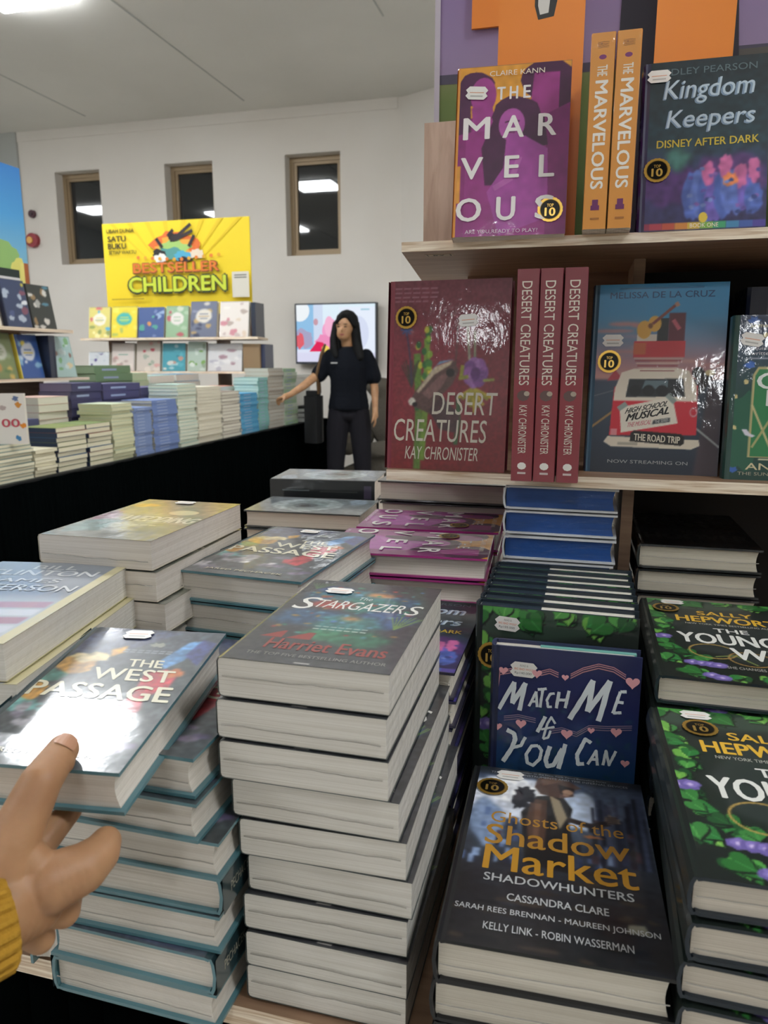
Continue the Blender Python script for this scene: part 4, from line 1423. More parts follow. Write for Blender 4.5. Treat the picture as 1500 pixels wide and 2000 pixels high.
def far_meshes(w, l, t, cover, page, show, board=0.0012):
    """Small flat book: its visible face on x = 0, running +y; depth goes to -x."""
    mb = MB()
    e = board * 1.2
    cov = cover if isinstance(cover, (list, tuple)) else (cover, cover)
    mb.box((-w, 0, 0), (0, l, board), cov[0]); mb.box((-w, 0, t - board), (0, l, t), cov[1])
    if show == 'spine':
        mb.box((-board, 0, board), (0, l, t - board), cov[0]); mb.box((-w + e, e, board), (-board, l - e, t - board), page)
        mb.box((-.0002, l * .2, t * .35), (.0004, l * .6, t * .6), '#9aa6c0')
    elif show == 'head':                            # spine on the near end, page heads visible
        mb.box((-w, 0, board), (0, board, t - board), cov[0]); mb.box((-w + e, board, board), (-e, l - e, t - board), page)
    else:
        mb.box((-w + e, e, board), (-e, l - e, t - board), page); mb.box((-w, e, board), (-w + e, l - e, t - board), cov[0])
    return mb.mesh('book', ['matte'])


def far_stack(y0, y1, x, ztop, n, cover, page, show, what, place, group, w=.19, alt=None, seed=0):
    R = random.Random(seed)
    t = (ztop - TZ) / n
    l = y1 - y0
    mats = [far_meshes(w, l, t * .985, c, page, show) for c in (alt or [cover])]
    for i in range(n):
        o = link('paperback_book' if show != 'head' else 'hardcover_book', mats[i % len(mats)])
        o.location = (x + R.uniform(-.008, .004), y0 + R.uniform(-.004, .004), FT + t * (n - 1 - i))
        o.rotation_euler = (0, 0, radians(R.uniform(-1.2, 1.2)))
        tag(o, '%s, %s in the %s' % (what, ORD[i] if i < n - 1 else 'lowest', place), 'book', group)


FS = 'front-edge stack'
far_stack(2.30, 2.655, -2.262, -.33, 11, '#7f8f86', '#d9d2b8', 'page', 'cream paperback', 'stack under the white numbered book', 'books at the front edge of the far table', seed=1)
far_stack(2.665, 2.80, -2.262, -.372, 8, '#c9c2a6', '#d9d2b8', 'page', 'cream paperback', 'low narrow cream stack', 'books at the front edge of the far table', seed=2)
STR = [('#24344f', '#6f7a3c'), ('#24344f', '#94523c'), ('#24344f', '#2f6a94'), ('#24344f', '#6a7a44')]
far_stack(2.815, 3.02, -2.262, -.288, 9, None, '#d6cfb4', 'head', 'cream striped hardcover', 'nearer navy-spined stack', 'books at the front edge of the far table', alt=STR, seed=3)
far_stack(3.03, 3.215, -2.262, -.288, 9, None, '#d3ccb0', 'head', 'cream striped hardcover', 'farther navy-spined stack', 'books at the front edge of the far table', alt=STR[::-1], seed=4)
far_stack(3.225, 3.40, -2.262, -.205, 16, '#b9c2a8', '#c9c7a4', 'page', 'pale olive book', 'pale olive far-table stack', 'books at the front edge of the far table', seed=5)
far_stack(3.41, 3.575, -2.262, -.235, 15, '#7486ae', '#cfcbb8', 'spine', 'blue spined paperback', 'nearer of the two blue stacks', 'books at the front edge of the far table', seed=6)
far_stack(3.595, 3.845, -2.262, -.205, 17, '#6b7fae', '#cfcbb8', 'spine', 'blue spined paperback', 'farther of the two blue stacks', 'books at the front edge of the far table', seed=7)
far_stack(3.86, 4.07, -2.262, -.127, 18, '#a9c2b8', '#cfd2bf', 'page', 'pale teal book', 'tall pale teal stack', 'books at the front edge of the far table', seed=8)
far_stack(4.085, 4.39, -2.262, -.15, 17, '#d2cdbb', '#d6cfbb', 'page', 'cream thick paperback', 'wide cream stack in the middle', 'books at the front edge of the far table', seed=9)
far_stack(4.405, 4.655, -2.262, -.19, 14, '#8a7a70', '#d9d4c4', 'page', 'off-white book with brown covers', 'brown-flecked far stack', 'books at the front edge of the far table', seed=10)
far_stack(4.67, 4.95, -2.262, -.212, 14, None, '#d4d6d2', 'spine', 'sky blue and white book', 'blue-topped stack', 'books at the front edge of the far table', alt=['#4a92ba', '#5aa0c4'], seed=11)
far_stack(4.965, 5.135, -2.262, -.11, 16, '#7fb0ab', '#b9cfc6', 'spine', 'soft teal book', 'teal stack near the far end', 'books at the front edge of the far table', seed=12)
far_stack(5.15, 5.43, -2.262, -.045, 16, None, '#b9b6ac', 'page', 'grey-green book', 'tall grey stack near the far end', 'books at the front edge of the far table', alt=['#9aa295', '#b58f70'], seed=13)
far_stack(5.445, 5.70, -2.262, -.05, 16, None, '#c9d2c2', 'spine', 'green and white book', 'last stack by the person', 'books at the front edge of the far table', alt=['#9ab894', '#c2cdbc', '#aab8a4'], seed=14)
# second row behind, mostly hidden: the upper books show
g2 = 'books in the second row of the far table'
far_stack(2.72, 2.99, -2.49, -.262, 8, '#4f5272', '#c9c4b4', 'spine', 'slate purple book', 'slate second-row stack', g2, seed=21, w=.17)
far_stack(3.0, 3.21, -2.50, -.165, 9, '#c9a99a', '#d9d4c2', 'page', 'cream and pink book', 'cream-pink second-row stack', g2, seed=22)
far_stack(3.23, 3.475, -2.49, -.105, 9, '#3f3c5c', '#6a6680', 'spine', 'dark purple book', 'nearer dark purple stack', g2, seed=23)
far_stack(3.485, 3.825, -2.49, -.115, 9, '#4a4668', '#6a6680', 'spine', 'dark purple book', 'farther dark purple stack', g2, seed=24)
far_stack(3.85, 4.28, -2.49, -.146, 8, '#544f74', '#6a6680', 'spine', 'muted purple book', 'wide muted purple stack', g2, seed=25)
far_stack(4.3, 4.62, -2.49, -.16, 8, '#b88a7a', '#d9d4c8', 'page', 'cream book with rusty cover', 'rusty topped stack', g2, seed=26)
far_stack(4.65, 5.1, -2.49, -.17, 8, '#c98f7c', '#e0dcd2', 'page', 'white book with coral cover', 'coral topped stack', g2, seed=27)
g3 = 'books in the third row of the far table'
far_stack(3.84, 4.2, -2.78, -.02, 10, '#6f8a66', '#8fa584', 'spine', 'sage green book', 'sage stack by the left shelf', g3, seed=31)
far_stack(4.22, 4.42, -2.80, -.07, 9, '#a9bf9a', '#b9c7a6', 'page', 'pale green book', 'pale green third-row stack', g3, seed=32)
far_stack(4.44, 4.75, -2.80, -.09, 8, '#a9c9c4', '#dfe0d6', 'page', 'white book with aqua cover', 'aqua topped stack', g3, seed=33)
far_stack(4.77, 5.1, -2.80, -.085, 8, '#4a94bc', '#d9d9cf', 'page', 'white book with blue cover', 'blue topped third-row stack', g3, seed=34)

# things around the stacks
o = tag(link('picture_book'), 'white picture book with red digits standing at left front of far table', 'book')
o.location = (-2.36, 2.50, FT + (-.33 - TZ)); o.rotation_euler = (0, 0, radians(22))
mb = MB(); w, h = .17, .205
mb.box((0, 0, 0), (w, .002, h), '#e6dfd6'); mb.box((0, .016, 0), (w, .018, h), '#e6dfd6'); mb.box((0, .002, 0), (.002, .016, h), '#d9b9a4')
c = Canvas(mb, lambda u, v, k: (u * w, -k, v * h), 0, h / w, .0002)
for i, (u, v, cc) in enumerate([(.2, .85, '#8f7a94'), (.8, .9, '#5f6f94'), (.85, .78, '#d08a3a'), (.25, .2, '#c9708a'), (.8, .12, '#4a86b4'), (.93, .36, '#e08a2c'), (.5, .72, '#b9a6a0')]):
    c.ell(u, v, .07, .05, cc, wob=.3, seed=i)
c.text('100', .3, .34, .86, .50, '#c24a58', .04)
link('cover', mb.mesh('cover', ['matte']), o)
mb = MB(); mb.box((.002, .002, .002), (w - .002, .016, h - .002), '#d9d2c0'); link('page_block', mb.mesh('page_block', ['matte']), o)

o = tag(link('carton_box'), 'white carton box at the far end of the long table', 'box')
o.location = (-2.62, 5.80, FT); mb = MB(); mb.box((0, 0, 0), (.30, .36, .36), '#cfcfc9'); link('box_body', mb.mesh('box_body', ['matte']), o)
mb = MB(); mb.box((-.006, -.006, .36), (.306, .366, .385), '#dadad4'); link('box_lid', mb.mesh('box_lid', ['matte']), o)
o = tag(link('storage_basket'), 'pale grey slatted basket at the table end under the reaching hand', 'basket')
o.location = (-2.30, 5.80, FT); mb = MB()
for z in (0, .04, .08):
    mb.box((0, 0, z), (.06, .36, z + .03), '#b9bbb6')
link('basket_body', mb.mesh('basket_body', ['matte']), o)
for k in range(5):
    m2 = MB(); m2.box((.06, .02 + .075 * k, 0), (.066, .05 + .075 * k, .115), '#8f9290'); link('slat', m2.mesh('slat', ['matte']), o)
m2 = MB(); m2.box((-.004, -.004, .11), (.066, .364, .13), '#191b1c'); link('rim', m2.mesh('rim', ['matte']), o)


# left shelf unit on the far table, facing the aisle
def shelf_board(poly, z0, z1, name, parent, edge=True):
    mb = MB()
    n = len(poly)
    for i in range(n):
        a, b = poly[i], poly[(i + 1) % n]
        mb.face([(a[0], a[1], z0), (b[0], b[1], z0), (b[0], b[1], z1), (a[0], a[1], z1)], '#ffffff', 1)
    mb.face([(p[0], p[1], z1) for p in poly], '#ffffff', 0); mb.face([(p[0], p[1], z0) for p in reversed(poly)], '#ffffff', 0)
    return link(name, mb.mesh(name, ['ply', 'ply_edge']), parent)


sh = tag(link('display_shelf'), 'plywood book display facing the aisle at left on the far table', 'shelf')
shelf_board([(-3.3, 2.2), (-2.76, 2.2), (-2.76, 3.64), (-3.3, 3.64)], EYE + .155, EYE + .172, 'shelf_board', sh)
shelf_board([(-3.3, 2.2), (-2.76, 2.2), (-2.76, 3.75), (-3.3, 3.75)], EYE - .10, EYE - .085, 'shelf_board', sh)
for y in (2.4, 3.1, 3.52):
    mb = MB(); mb.box((-3.2, y, FT), (-2.9, y + .018, EYE - .10), '#a98b6c'); link('divider', mb.mesh('divider', ['ply']), sh)
    mb = MB(); mb.box((-3.2, y, EYE - .085), (-3.02, y + .018, EYE + .155), '#a98b6c'); link('divider', mb.mesh('divider', ['ply']), sh)
mb = MB(); mb.box((-3.1, 2.3, EYE + .172), (-3.085, 3.3, EYE + .45), '#a98b6c'); link('back_panel', mb.mesh('back_panel', ['ply']), sh)


def kid_book(x, y, z, yaw, tilt, w, h, t, art, spine, label, group):
    ms = book_meshes('hard', w, h, t, art, None, dict(front=spine, back=spine, spine=spine, edge='#d9d4c8', page='#cfc8b6'), 'print_calm', 'paper_far')
    return book('picture_book', ms, (x, y, z), (yaw, tilt), label, group)


ga, gb = 'books on the upper shelf of the aisle display', 'books on the lower shelf of the aisle display'
kid_book(-2.83, 3.02, .172, 90, -9, .175, .245, .03, kid_art(1, '#dcd6c6', '#e6e0cf', ['#c9b89a', '#d9cdb4']), '#8a3a3c', 'cream book with red spine on the upper aisle shelf', ga)
kid_book(-2.83, 3.235, .172, 90, -9, .175, .245, .03, kid_art(2, '#33405f', None, ['#d9dce0', '#c9b83f', '#46547c', '#7a4a5c', '#a9b4c4']), '#26304a', 'navy book with scattered white shapes on the aisle shelf', ga)
kid_book(-2.83, 3.42, .172, 90, -9, .18, .235, .03, kid_art(3, '#2f3432', None, ['#a9a9a4', '#c4bdb0', '#4f8296', '#8f7450', '#d0ccc4']), '#1f2422', 'charcoal book with grey animals at the right shelf end', ga)
kid_book(-2.83, 3.06, -.085, 90, -10, .215, .235, .03, kid_art(4, '#7c8a5a', '#c9cdbc', ['#b98a4c', '#5f7a48', '#d0b060', '#94a27a', '#c47a4a']), '#5f6f48', 'jungle green and orange book on the lower aisle shelf', gb)
kid_book(-2.83, 3.30, -.085, 90, -10, .17, .23, .03, kid_art(5, '#35599a', '#d9dde4', ['#e6e8ea', '#8ab4d0', '#d9c23f', '#2a4a86', '#c0d0e0']), '#d9c94a', 'blue book with white round title on lower aisle shelf', gb)
kid_book(-2.83, 3.555, -.085, 90, -10, .185, .23, .03, kid_art(6, '#a9c4c0', None, ['#c9d9d4', '#7fae7a', '#8a6a5c', '#d9c9a0', '#4a9ac4']), '#3f4a5c', 'pale aqua book with small figures on lower aisle shelf', gb)
kid_book(-2.80, 3.535, -.085, 180, 0, .15, .225, .05, None, '#232c40', 'thick dark navy book turned edge-on on lower aisle shelf', gb)

# tall blue poster behind that display
ps = tag(link('poster_board'), 'tall blue sky poster board with white list at far left', 'poster')
ps.location = (-2.955, 3.565, EYE + .173); ps.rotation_euler = (0, 0, radians(90))
mb = MB(); w, h = 1.3, .83
mb.box((-w, 0, 0), (0, .012, h), '#9c5c34')
c = Canvas(mb, lambda u, v, k: (-w + u * w, -k, v * h), 0, h / w, .0003)
c.grad([(0, '#d9d27c'), (.36, '#cfd07a'), (.42, '#7cb4cc'), (.7, '#4f9ad0'), (1, '#3c7cc0')])
c.ell(.88, .42, .07, .12, '#8fb56c', wob=.2, seed=1); c.ell(.95, .36, .05, .08, '#d9d272', wob=.2, seed=2)
c.rect(.975, 0, 1, .42, '#a45c34'); c.rect(.955, 0, .975, .42, '#e2d67c')
c.rect(.3, .02, .945, .37, '#dcd9da'); c.rect(.3, .32, .945, .37, '#23302f')
for i in range(6):
    c.rect(.90, .28 - .045 * i, .935, .288 - .045 * i, '#7a7c7c')
link('panel', mb.mesh('panel', ['matte']), ps)

# children's display at the end of the far table, facing us, with the yellow sign
cd = tag(link('display_shelf'), 'plywood book display under the yellow sign at the far end', 'shelf')
YS = 5.2
shelf_board([(-3.86, YS - .03), (-2.35, YS - .03), (-2.42, YS + .32), (-3.80, YS + .32)], EYE + .165, EYE + .183, 'shelf_board', cd)
shelf_board([(-3.86, YS - .03), (-2.32, YS - .03), (-2.42, YS + .32), (-3.80, YS + .32)], EYE - .085, EYE - .07, 'shelf_board', cd)
for x in (-3.7, -2.75):
    mb = MB(); mb.box((x, YS + .1, FT), (x + .018, YS + .3, EYE + .165), '#a98b6c'); link('divider', mb.mesh('divider', ['ply']), cd)
mb = MB(); mb.box((-3.75, YS + .25, EYE + .183), (-2.5, YS + .265, EYE + .42), '#a98b6c'); link('back_panel', mb.mesh('back_panel', ['ply']), cd)
X = lambda px: YS * (-.735 + .00084 * (px - 170))
gc, gd = 'picture books on the top shelf under the yellow sign', 'picture books on the lower shelf under the yellow sign'
top = [(168, 213, '#d4c873', '#e6e0cf', ['#8f9a5c', '#5aa8cc', '#e9e0a0', '#c9696c', '#b9b470'], 'pale yellow book with white badge, leftmost under yellow sign', .245),
       (215, 268, '#e3cf3a', '#43a9a4', ['#e9da5c', '#d9c23c', '#a9b45c', '#e6d14a'], 'bright yellow book with teal circle under the sign', .245),
       (270, 322, '#43598a', None, ['#6a7aa8', '#c98a4c', '#4f9a8a', '#8fa4c4', '#34487a'], 'slate blue book with orange title band under the sign', .235),
       (325, 369, '#8fae8c', '#dcd6d0', ['#a9c0a4', '#7c9c74', '#b05c64', '#c4cdb8'], 'sage green book with pale oval title under the sign', .24),
       (373, 424, '#6a7084', '#d6d0c4', ['#c9c4bc', '#4f566c', '#b59a6a', '#8a90a4', '#3f465c'], 'grey-blue book in shiny wrap, fifth under the sign', .27),
       (429, 484, '#e0d8d0', None, ['#c98a94', '#d9c8b4', '#c4b4b0', '#e9e2d8', '#b4a49a'], 'ivory book with red title, rightmost cover under the sign', .265)]
for i, (a, b, base, blk, acc, lab, h) in enumerate(top):
    kid_book(X(a), YS + .03, .183, 0, -9, X(b) - X(a), h, .03, kid_art(40 + i, base, blk, acc), base, lab, gc)
kid_book(X(489) + .035, YS + .04, .183, 90, 0, .16, .25, .035, None, '#2a3040', 'dark book turned edge-on at the right end under the sign', gc)
low = [(165, 208, '#d6dade', None, ['#e0e4e6', '#5a4c8a', '#c4ccd4'], 'white book with purple label at left of the lower shelf', .15),
       (213, 260, '#dcd0c8', '#dcd2ca', ['#c99a94', '#5a9a84', '#e6dcd2', '#b9a49c'], 'cream pink book with green lettering block on lower shelf', .22),
       (264, 312, '#d3c8bc', None, ['#c4505c', '#e0d6c8', '#8fa58c', '#d9a8a0', '#a9b0a0'], 'beige book with red fruit shapes on the lower shelf', .235),
       (316, 362, '#4fa0ae', None, ['#c49a8a', '#5fb0bc', '#a9cdd0', '#3f8a98', '#d9d9d0'], 'teal book with tan shape in the lower shelf middle', .215),
       (366, 402, '#b4c4b4', None, ['#c9d4c8', '#7fa85c', '#94a48c', '#d9ded4'], 'pale green book beside the wide white one, lower shelf', .225),
       (405, 471, '#d9d8d8', None, ['#e6e5e4', '#b9b6c0', '#a98a94', '#cfcfd2'], 'wide white book with grey doodles on the lower shelf', .21)]
for i, (a, b, base, blk, acc, lab, h) in enumerate(low):
    kid_book(X(a), YS + .02, -.07, 0, -8, X(b) - X(a), h, .03, kid_art(60 + i, base, blk, acc), base, lab, gd)
o = tag(link('cardboard_box'), 'brown cardboard box at the right end of the lower far shelf', 'box')
o.location = (X(474), YS + .02, EYE - .07); mb = MB(); mb.box((0, 0, 0), (.135, .2, .2), '#8f7658'); link('box_body', mb.mesh('box_body', ['matte']), o)
mb = MB(); mb.box((0, 0, .2), (.135, .098, .203), '#9a8062'); mb.box((0, .102, .2), (.135, .2, .203), '#9a8062'); link('flaps', mb.mesh('flaps', ['matte']), o)
kid_book(X(503) + .04, YS + .04, -.07, 90, 0, .16, .2, .035, None, '#333a54', 'dark indigo book beside the brown cardboard box', gd)

# yellow sign
sg = tag(link('shop_sign'), 'yellow printed sign reading bestseller children above the far books', 'sign')
sx0, sx1, sz0, sz1 = X(186), X(475), .485, 1.065
sg.location = (sx0, YS + .20, EYE + sz0 - .12)
w, h = sx1 - sx0, sz1 - sz0 + .12
for xx in (.2, w - .2):
    mb = MB(); mb.box((xx, .012, -.18), (xx + .03, .03, h * .8), '#a98b6c'); link('post', mb.mesh('post', ['ply']), sg)
mb = MB(); mb.box((0, 0, 0), (w, .01, h), '#d9c23c')
c = Canvas(mb, lambda u, v, k: (u * w, -k, v * h), 0, h / w, .0004)
c.rect(0, 0, 1, 1, '#e6c91f')
for i in range(10):
    u = .04 + .1 * i
    c.poly([(.5 + (u - .5) * .35, .5), (u + .25 * (u - .5), 1), (u + .03 + .25 * (u - .5), 1)], '#dcbc18')
v = lambda y: .17 + .83 * (1 - y)
k = '#2b2517'
c.text('UBAH DUNIA', .03, v(.125), .225, v(.075), k, .02); c.text('SATU', .035, v(.235), .165, v(.165), k, .05); c.text('BUKU', .035, v(.33), .165, v(.26), k, .05); c.text('SETIAP WAKTU', .04, v(.40), .235, v(.355), k, .02)
# cheerful jumble of shapes above the lettering
for i, (u, y, a, b, cc) in enumerate([(.50, .30, .15, .13, '#d96a2c'), (.50, .33, .12, .1, '#e0a03a'), (.50, .35, .1, .08, '#9cc06a'), (.47, .42, .09, .07, '#4f8f8a'), (.40, .43, .05, .06, '#1f1c1c'), (.40, .48, .04, .05, '#e6e2da'), (.56, .46, .06, .06, '#4aa0c0'),
                                      (.65, .43, .05, .05, '#dccbb4'), (.50, .22, .035, .05, '#241c1e'), (.57, .50, .05, .03, '#2b2226')]):
    c.ell(u, v(y), a, b, cc, wob=.25, seed=i)
for a in ([(.50, .24), (.58, .12), (.62, .06)], [(.52, .24), (.60, .17), (.63, .14)], [(.42, .34), (.38, .22)], [(.60, .34), (.64, .20)], [(.46, .20), (.50, .12)]):
    c.line([(p[0], v(p[1])) for p in a], .02, '#2b2024')
for i in range(12):
    c.ell(.25 + .05 * i, v(.50 - .04 * abs(i - 5.5) / 5), .012, .02, '#d9a02c' if i % 2 else '#d97a2c', n=8)
c.text('BESTSELLER', .208, v(.665), .808, v(.53), '#6a3a1a', .10); c.text('BESTSELLER', .212, v(.655), .80, v(.535), '#d9742c', .05)
c.text('CHILDREN', .165, v(.92), .855, v(.705), '#26301a', .13); c.text('CHILDREN', .175, v(.905), .845, v(.715), '#c2cf3a', .06)
c.rect(.885, v(1.0), .995, v(.68), '#cfcabc'); c.rect(.90, v(.73), .98, v(.715), '#6a6a66'); c.rect(.90, v(.76), .98, v(.745), '#6a6a66')
c.rect(.05, v(1.0), .28, v(.985), '#a98f18')
link('panel', mb.mesh('panel', ['matte']), sg)


# ------------------------------------------------------------------ our table and the plywood display
tb = tag(link('book_table'), 'plywood table in front carrying the nearest piles of books', 'table')
shelf_board([(-.66, .44), (1.3, .44), (1.3, 1.72), (-.66, 1.72)], .75 - .018, .75, 'table_top', tb)
for x in (-.6, 1.22):
    for y in (.52, 1.62):
        mb = MB(); mb.box((x - .025, y - .025, 0), (x + .025, y + .025, .732), '#a98b6c'); link('leg', mb.mesh('leg', ['ply']), tb)
skirt('table_skirt', [(-.68, 1.74), (-.68, .455), (1.32, .455)], .005, .728, 'black cloth hanging below the front edge of the plywood table')

ds = tag(link('display_shelf'), 'plywood shelf unit with two shelves standing on the near table', 'shelf')
shelf_board([(-.249, .94), (1.25, .94), (1.25, 1.27), (-.285, 1.27)], EYE - .153, EYE - .139, 'shelf_board', ds)
shelf_board([(-.2285, .935), (1.25, .935), (1.25, 1.265), (-.274, 1.265)], EYE + .133, EYE + .1445, 'shelf_board', ds)
for x in (.053, .60, 1.15):
    mb = MB(); mb.box((x, 1.0, .75), (x + .0145, 1.22, EYE - .153)); link('divider', mb.mesh('divider', ['ply']), ds)
    mb = MB(); mb.box((x, 1.075, EYE - .139), (x + .0145, 1.22, EYE + .133)); link('divider', mb.mesh('divider', ['ply']), ds)
mb = MB(); mb.prism([(-.226, 1.05), (-.10, 1.05), (-.10, 1.066), (-.226, 1.066)], EYE + .1445, EYE + .312, '#ffffff'); link('end_panel', mb.mesh('end_panel', ['ply_pale']), ds)
mb = MB(); mb.box((-.19, 1.22, EYE - .139), (.069, 1.236, EYE + .133)); link('back_panel', mb.mesh('back_panel', ['ply']), ds)
mb = MB(); mb.box((.07, 1.245, EYE - .139), (1.24, 1.255, EYE + .133), '#15110e'); o = link('back_panel', mb.mesh('back_panel', ['matte']), ds); o['label'] = 'added dark panel standing in for shade behind shelf'  # near-black sheet added so the gap behind the books reads as shade
mb = MB(); mb.box((.07, 1.245, .752), (1.24, 1.255, EYE - .154), '#120f0d'); o = link('back_panel', mb.mesh('back_panel', ['matte']), ds); o['label'] = 'added dark lower panel standing in for under-shelf shade'  # added to hide the bright wall; darkness under the shelf is its colour
mb = MB(); mb.box((0, 0, -.0006), (.034, .016, 0), '#b9a58a')
c = Canvas(mb, lambda u, v, k: (u * .034, v * .016, -.0006 - k), 0, .5)
c.rect(.04, .08, .96, .92, '#3a2e24'); c.rect(.09, .18, .91, .82, '#b5a085'); c.text('BA', .28, .26, .72, .74, '#2a211a', .04)
o = link('shelf_tag', mb.mesh('shelf_tag', ['matte']), ds); o.location = (-.205, .962, EYE + .133); o['label'] = 'small pale shelf tag'

# purple poster and orange sale boards standing on the upper shelf
o = tag(link('poster_board'), 'purple poster board with a grass strip behind the upper shelf', 'poster')
o.location = (-.233, 1.15, EYE + .1445); w, h = 1.3, .62
mb = MB(); mb.box((0, 0, 0), (w, .008, h), '#8f86a0')
c = Canvas(mb, lambda u, v, k: (u * w, -k, v * h), 0, h / w, .0003)
c.grad([(.40, '#9a86a8'), (.7, '#8b74a8'), (1, '#7f68a4')]); c.grad([(0, '#4a6030'), (.36, '#6a7c46'), (.40, '#7d8656')])
c.ell(.2, .405, .3, .012, '#4f4a5c', wob=.3, seed=3); c.rect(.26, .38, 1, .41, '#59544f')
c.poly([(.19, 0), (.195, .60), (.21, .66), (.30, .655), (.31, .40), (.30, 0)], '#2a2733')
c.poly([(.47, .45), (.465, .60), (.49, .69), (.56, .68), (.57, .45)], '#1f1c20'); c.ell(.51, .60, .025, .05, '#b9b0ac', wob=.3, seed=2)
c.rect(0, 0, .006, 1, '#c4bcc9')
link('panel', mb.mesh('panel', ['matte']), o)


def orange_board(x, y, w, h, label, letters=None, hand=False, z=.1445):
    o = tag(link('sale_board'), label, 'sign', None)
    o.location = (x, y, EYE + z)
    mb = MB(); mb.box((0, 0, 0), (w, .004, h), '#ee8a26')
    c = Canvas(mb, lambda u, v, k: (u * w, -k, v * h), 0, h / w, .0002)
    c.rect(0, 0, 1, 1, '#f08a24')
    if hand:
        px = lambda q: (q - 978) / 155
        c.poly([(px(1043), .635), (px(1050), .60), (px(1078), .605), (px(1084), .65), (px(1084), .9), (px(1043), .9)], '#1c1814')
        c.poly([(px(1049), .635), (px(1053), .612), (px(1068), .615), (px(1071), .66), (px(1074), .67), (px(1074), .88), (px(1049), .88)], '#dcd8d2')
    if letters:
        c.text(letters, .14, .72, 1.0, .92, '#5c3418', .02)
    link('panel', mb.mesh('panel', ['satin']), o)
    return o


orange_board(-.127, 1.02, .103, .44, 'tall orange board with white hand outline behind the plum book', hand=True)
orange_board(.058, 1.02, .0865, .44, 'tall plain orange board behind the dark castle-coloured book')
o = orange_board(-.18, 1.143, .045, .075, 'small darker orange card with dark letters on purple poster', letters='ISE-', z=.456)

# books on the upper shelf
plum = dict(front='#85246f', back='#85246f', spine='#dc9440', edge='#e2d3c0', page='#d3cdc2')
mk = book_meshes('paper', .131, .197, .0255, art_plum, spine_orange, plum)
book('paperback_book', mk, (-.163, .9153, .1445), (3.2, -10.1), 'plum and orange book with spaced white capitals facing out, upper shelf', sticker=(.010, .160, '', 5), seal=(.113, .028))
for i, x in enumerate((.0122, .0385)):
    book('paperback_book', mk, (x, .90, .1445), (90, 0), ['orange spined book between the plum book and its twin', 'orange spined book next to the dark blue fantasy cover'][i], 'orange spines on the upper shelf')
kk = book_meshes('hard', .134, .203, .028, art_keys, None, dict(front='#1f2a38', back='#2a2a50', spine='#252445', edge='#1f2438', page='#c9c4b8'))
book('hardcover_book', kk, (.0466, .9342, .1445), (.3, -17), 'dark teal and purple fantasy book leaning on the upper shelf', sticker=(.004, .178, '', 0), seal=(.019, .072))
nv = book_meshes('hard', .135, .21, .03, None, None, dict(front='#1b2033', back='#1b2033', spine='#1b2033', edge='#1b2033'))
book('hardcover_book', nv, (.195, .945, .1445), (4, -12), 'plain dark navy book cut off at the right frame edge, upper shelf')

# books on the lower shelf
red = dict(front='#7d2c3d', back='#7d2c3d', spine='#82303f', edge='#7a2c3a', page='#cdc6ba')
dc = book_meshes('hard', .159, .242, .0255, art_desert, spine_desert, red)
book('hardcover_book', dc, (-.2542, .955, -.139), (-2.3, -4.3), 'dull red book with skull and purple flower cover facing out', sticker=(.093, .183, '', -4), seal=(.024, .196))
for i, x in enumerate((-.0562, -.0302, -.0035)):
    book('hardcover_book', dc, (x, .888, -.139), (90, 0), ['dull red spine nearest the matching skull cover', 'dull red spine in the middle of three', 'dull red spine nearest the camper van book'][i], 'red spines on the lower shelf')
hs = book_meshes('hard', .160, .238, .024, art_bus, None, dict(front='#2f84b8', back='#344253', spine='#3a5a70', edge='#3f6f8f', page='#cfc9bd'))
book('hardcover_book', hs, (.0026, .99, -.139), (-1.7, -8.6), 'blue and pink sunset book with red camper van, lower shelf', sticker=(.014, .160, '', 0), seal=(.024, .141))
gr = book_meshes('hard', .135, .195, .026, art_green, None, dict(front='#22453f', back='#22453f', spine='#22453f', edge='#9a9a74', page='#cfc9bd'))
book('hardcover_book', gr, (.165, .965, -.139), (-1, -7), 'green arch patterned book at the right frame edge, lower shelf', sticker=(.008, .161, '', 10))
# books on the far side of the shelf, seen over the front row
for i, (x, t, h, cc, nm) in enumerate([(.075, .026, .232, '#8a3a54', 'raspberry'), (.106, .024, .229, '#c9b89a', 'tan'), (.134, .02, .231, '#9a4a50', 'brick red'), (.200, .03, .236, '#1f2c50', 'navy'), (.238, .026, .238, '#5f6c8c', 'slate'),
                                        (.262, .02, .215, '#5c8a86', 'dusty teal'), (.284, .024, .235, '#b4382c', 'bright red'), (.310, .024, .225, '#c46a7a', 'salmon pink')]):
    ms = book_meshes('hard', .15, h, t, None, None, dict(front=cc, back=cc, spine=cc, edge=cc))
    book('hardcover_book', ms, (x + t, 1.11, -.139), (90, 0), '%s book standing behind the front row on the lower shelf' % nm, 'books behind the front row')

# ------------------------------------------------------------------ the piles of books on our table
RJ = random.Random(77)


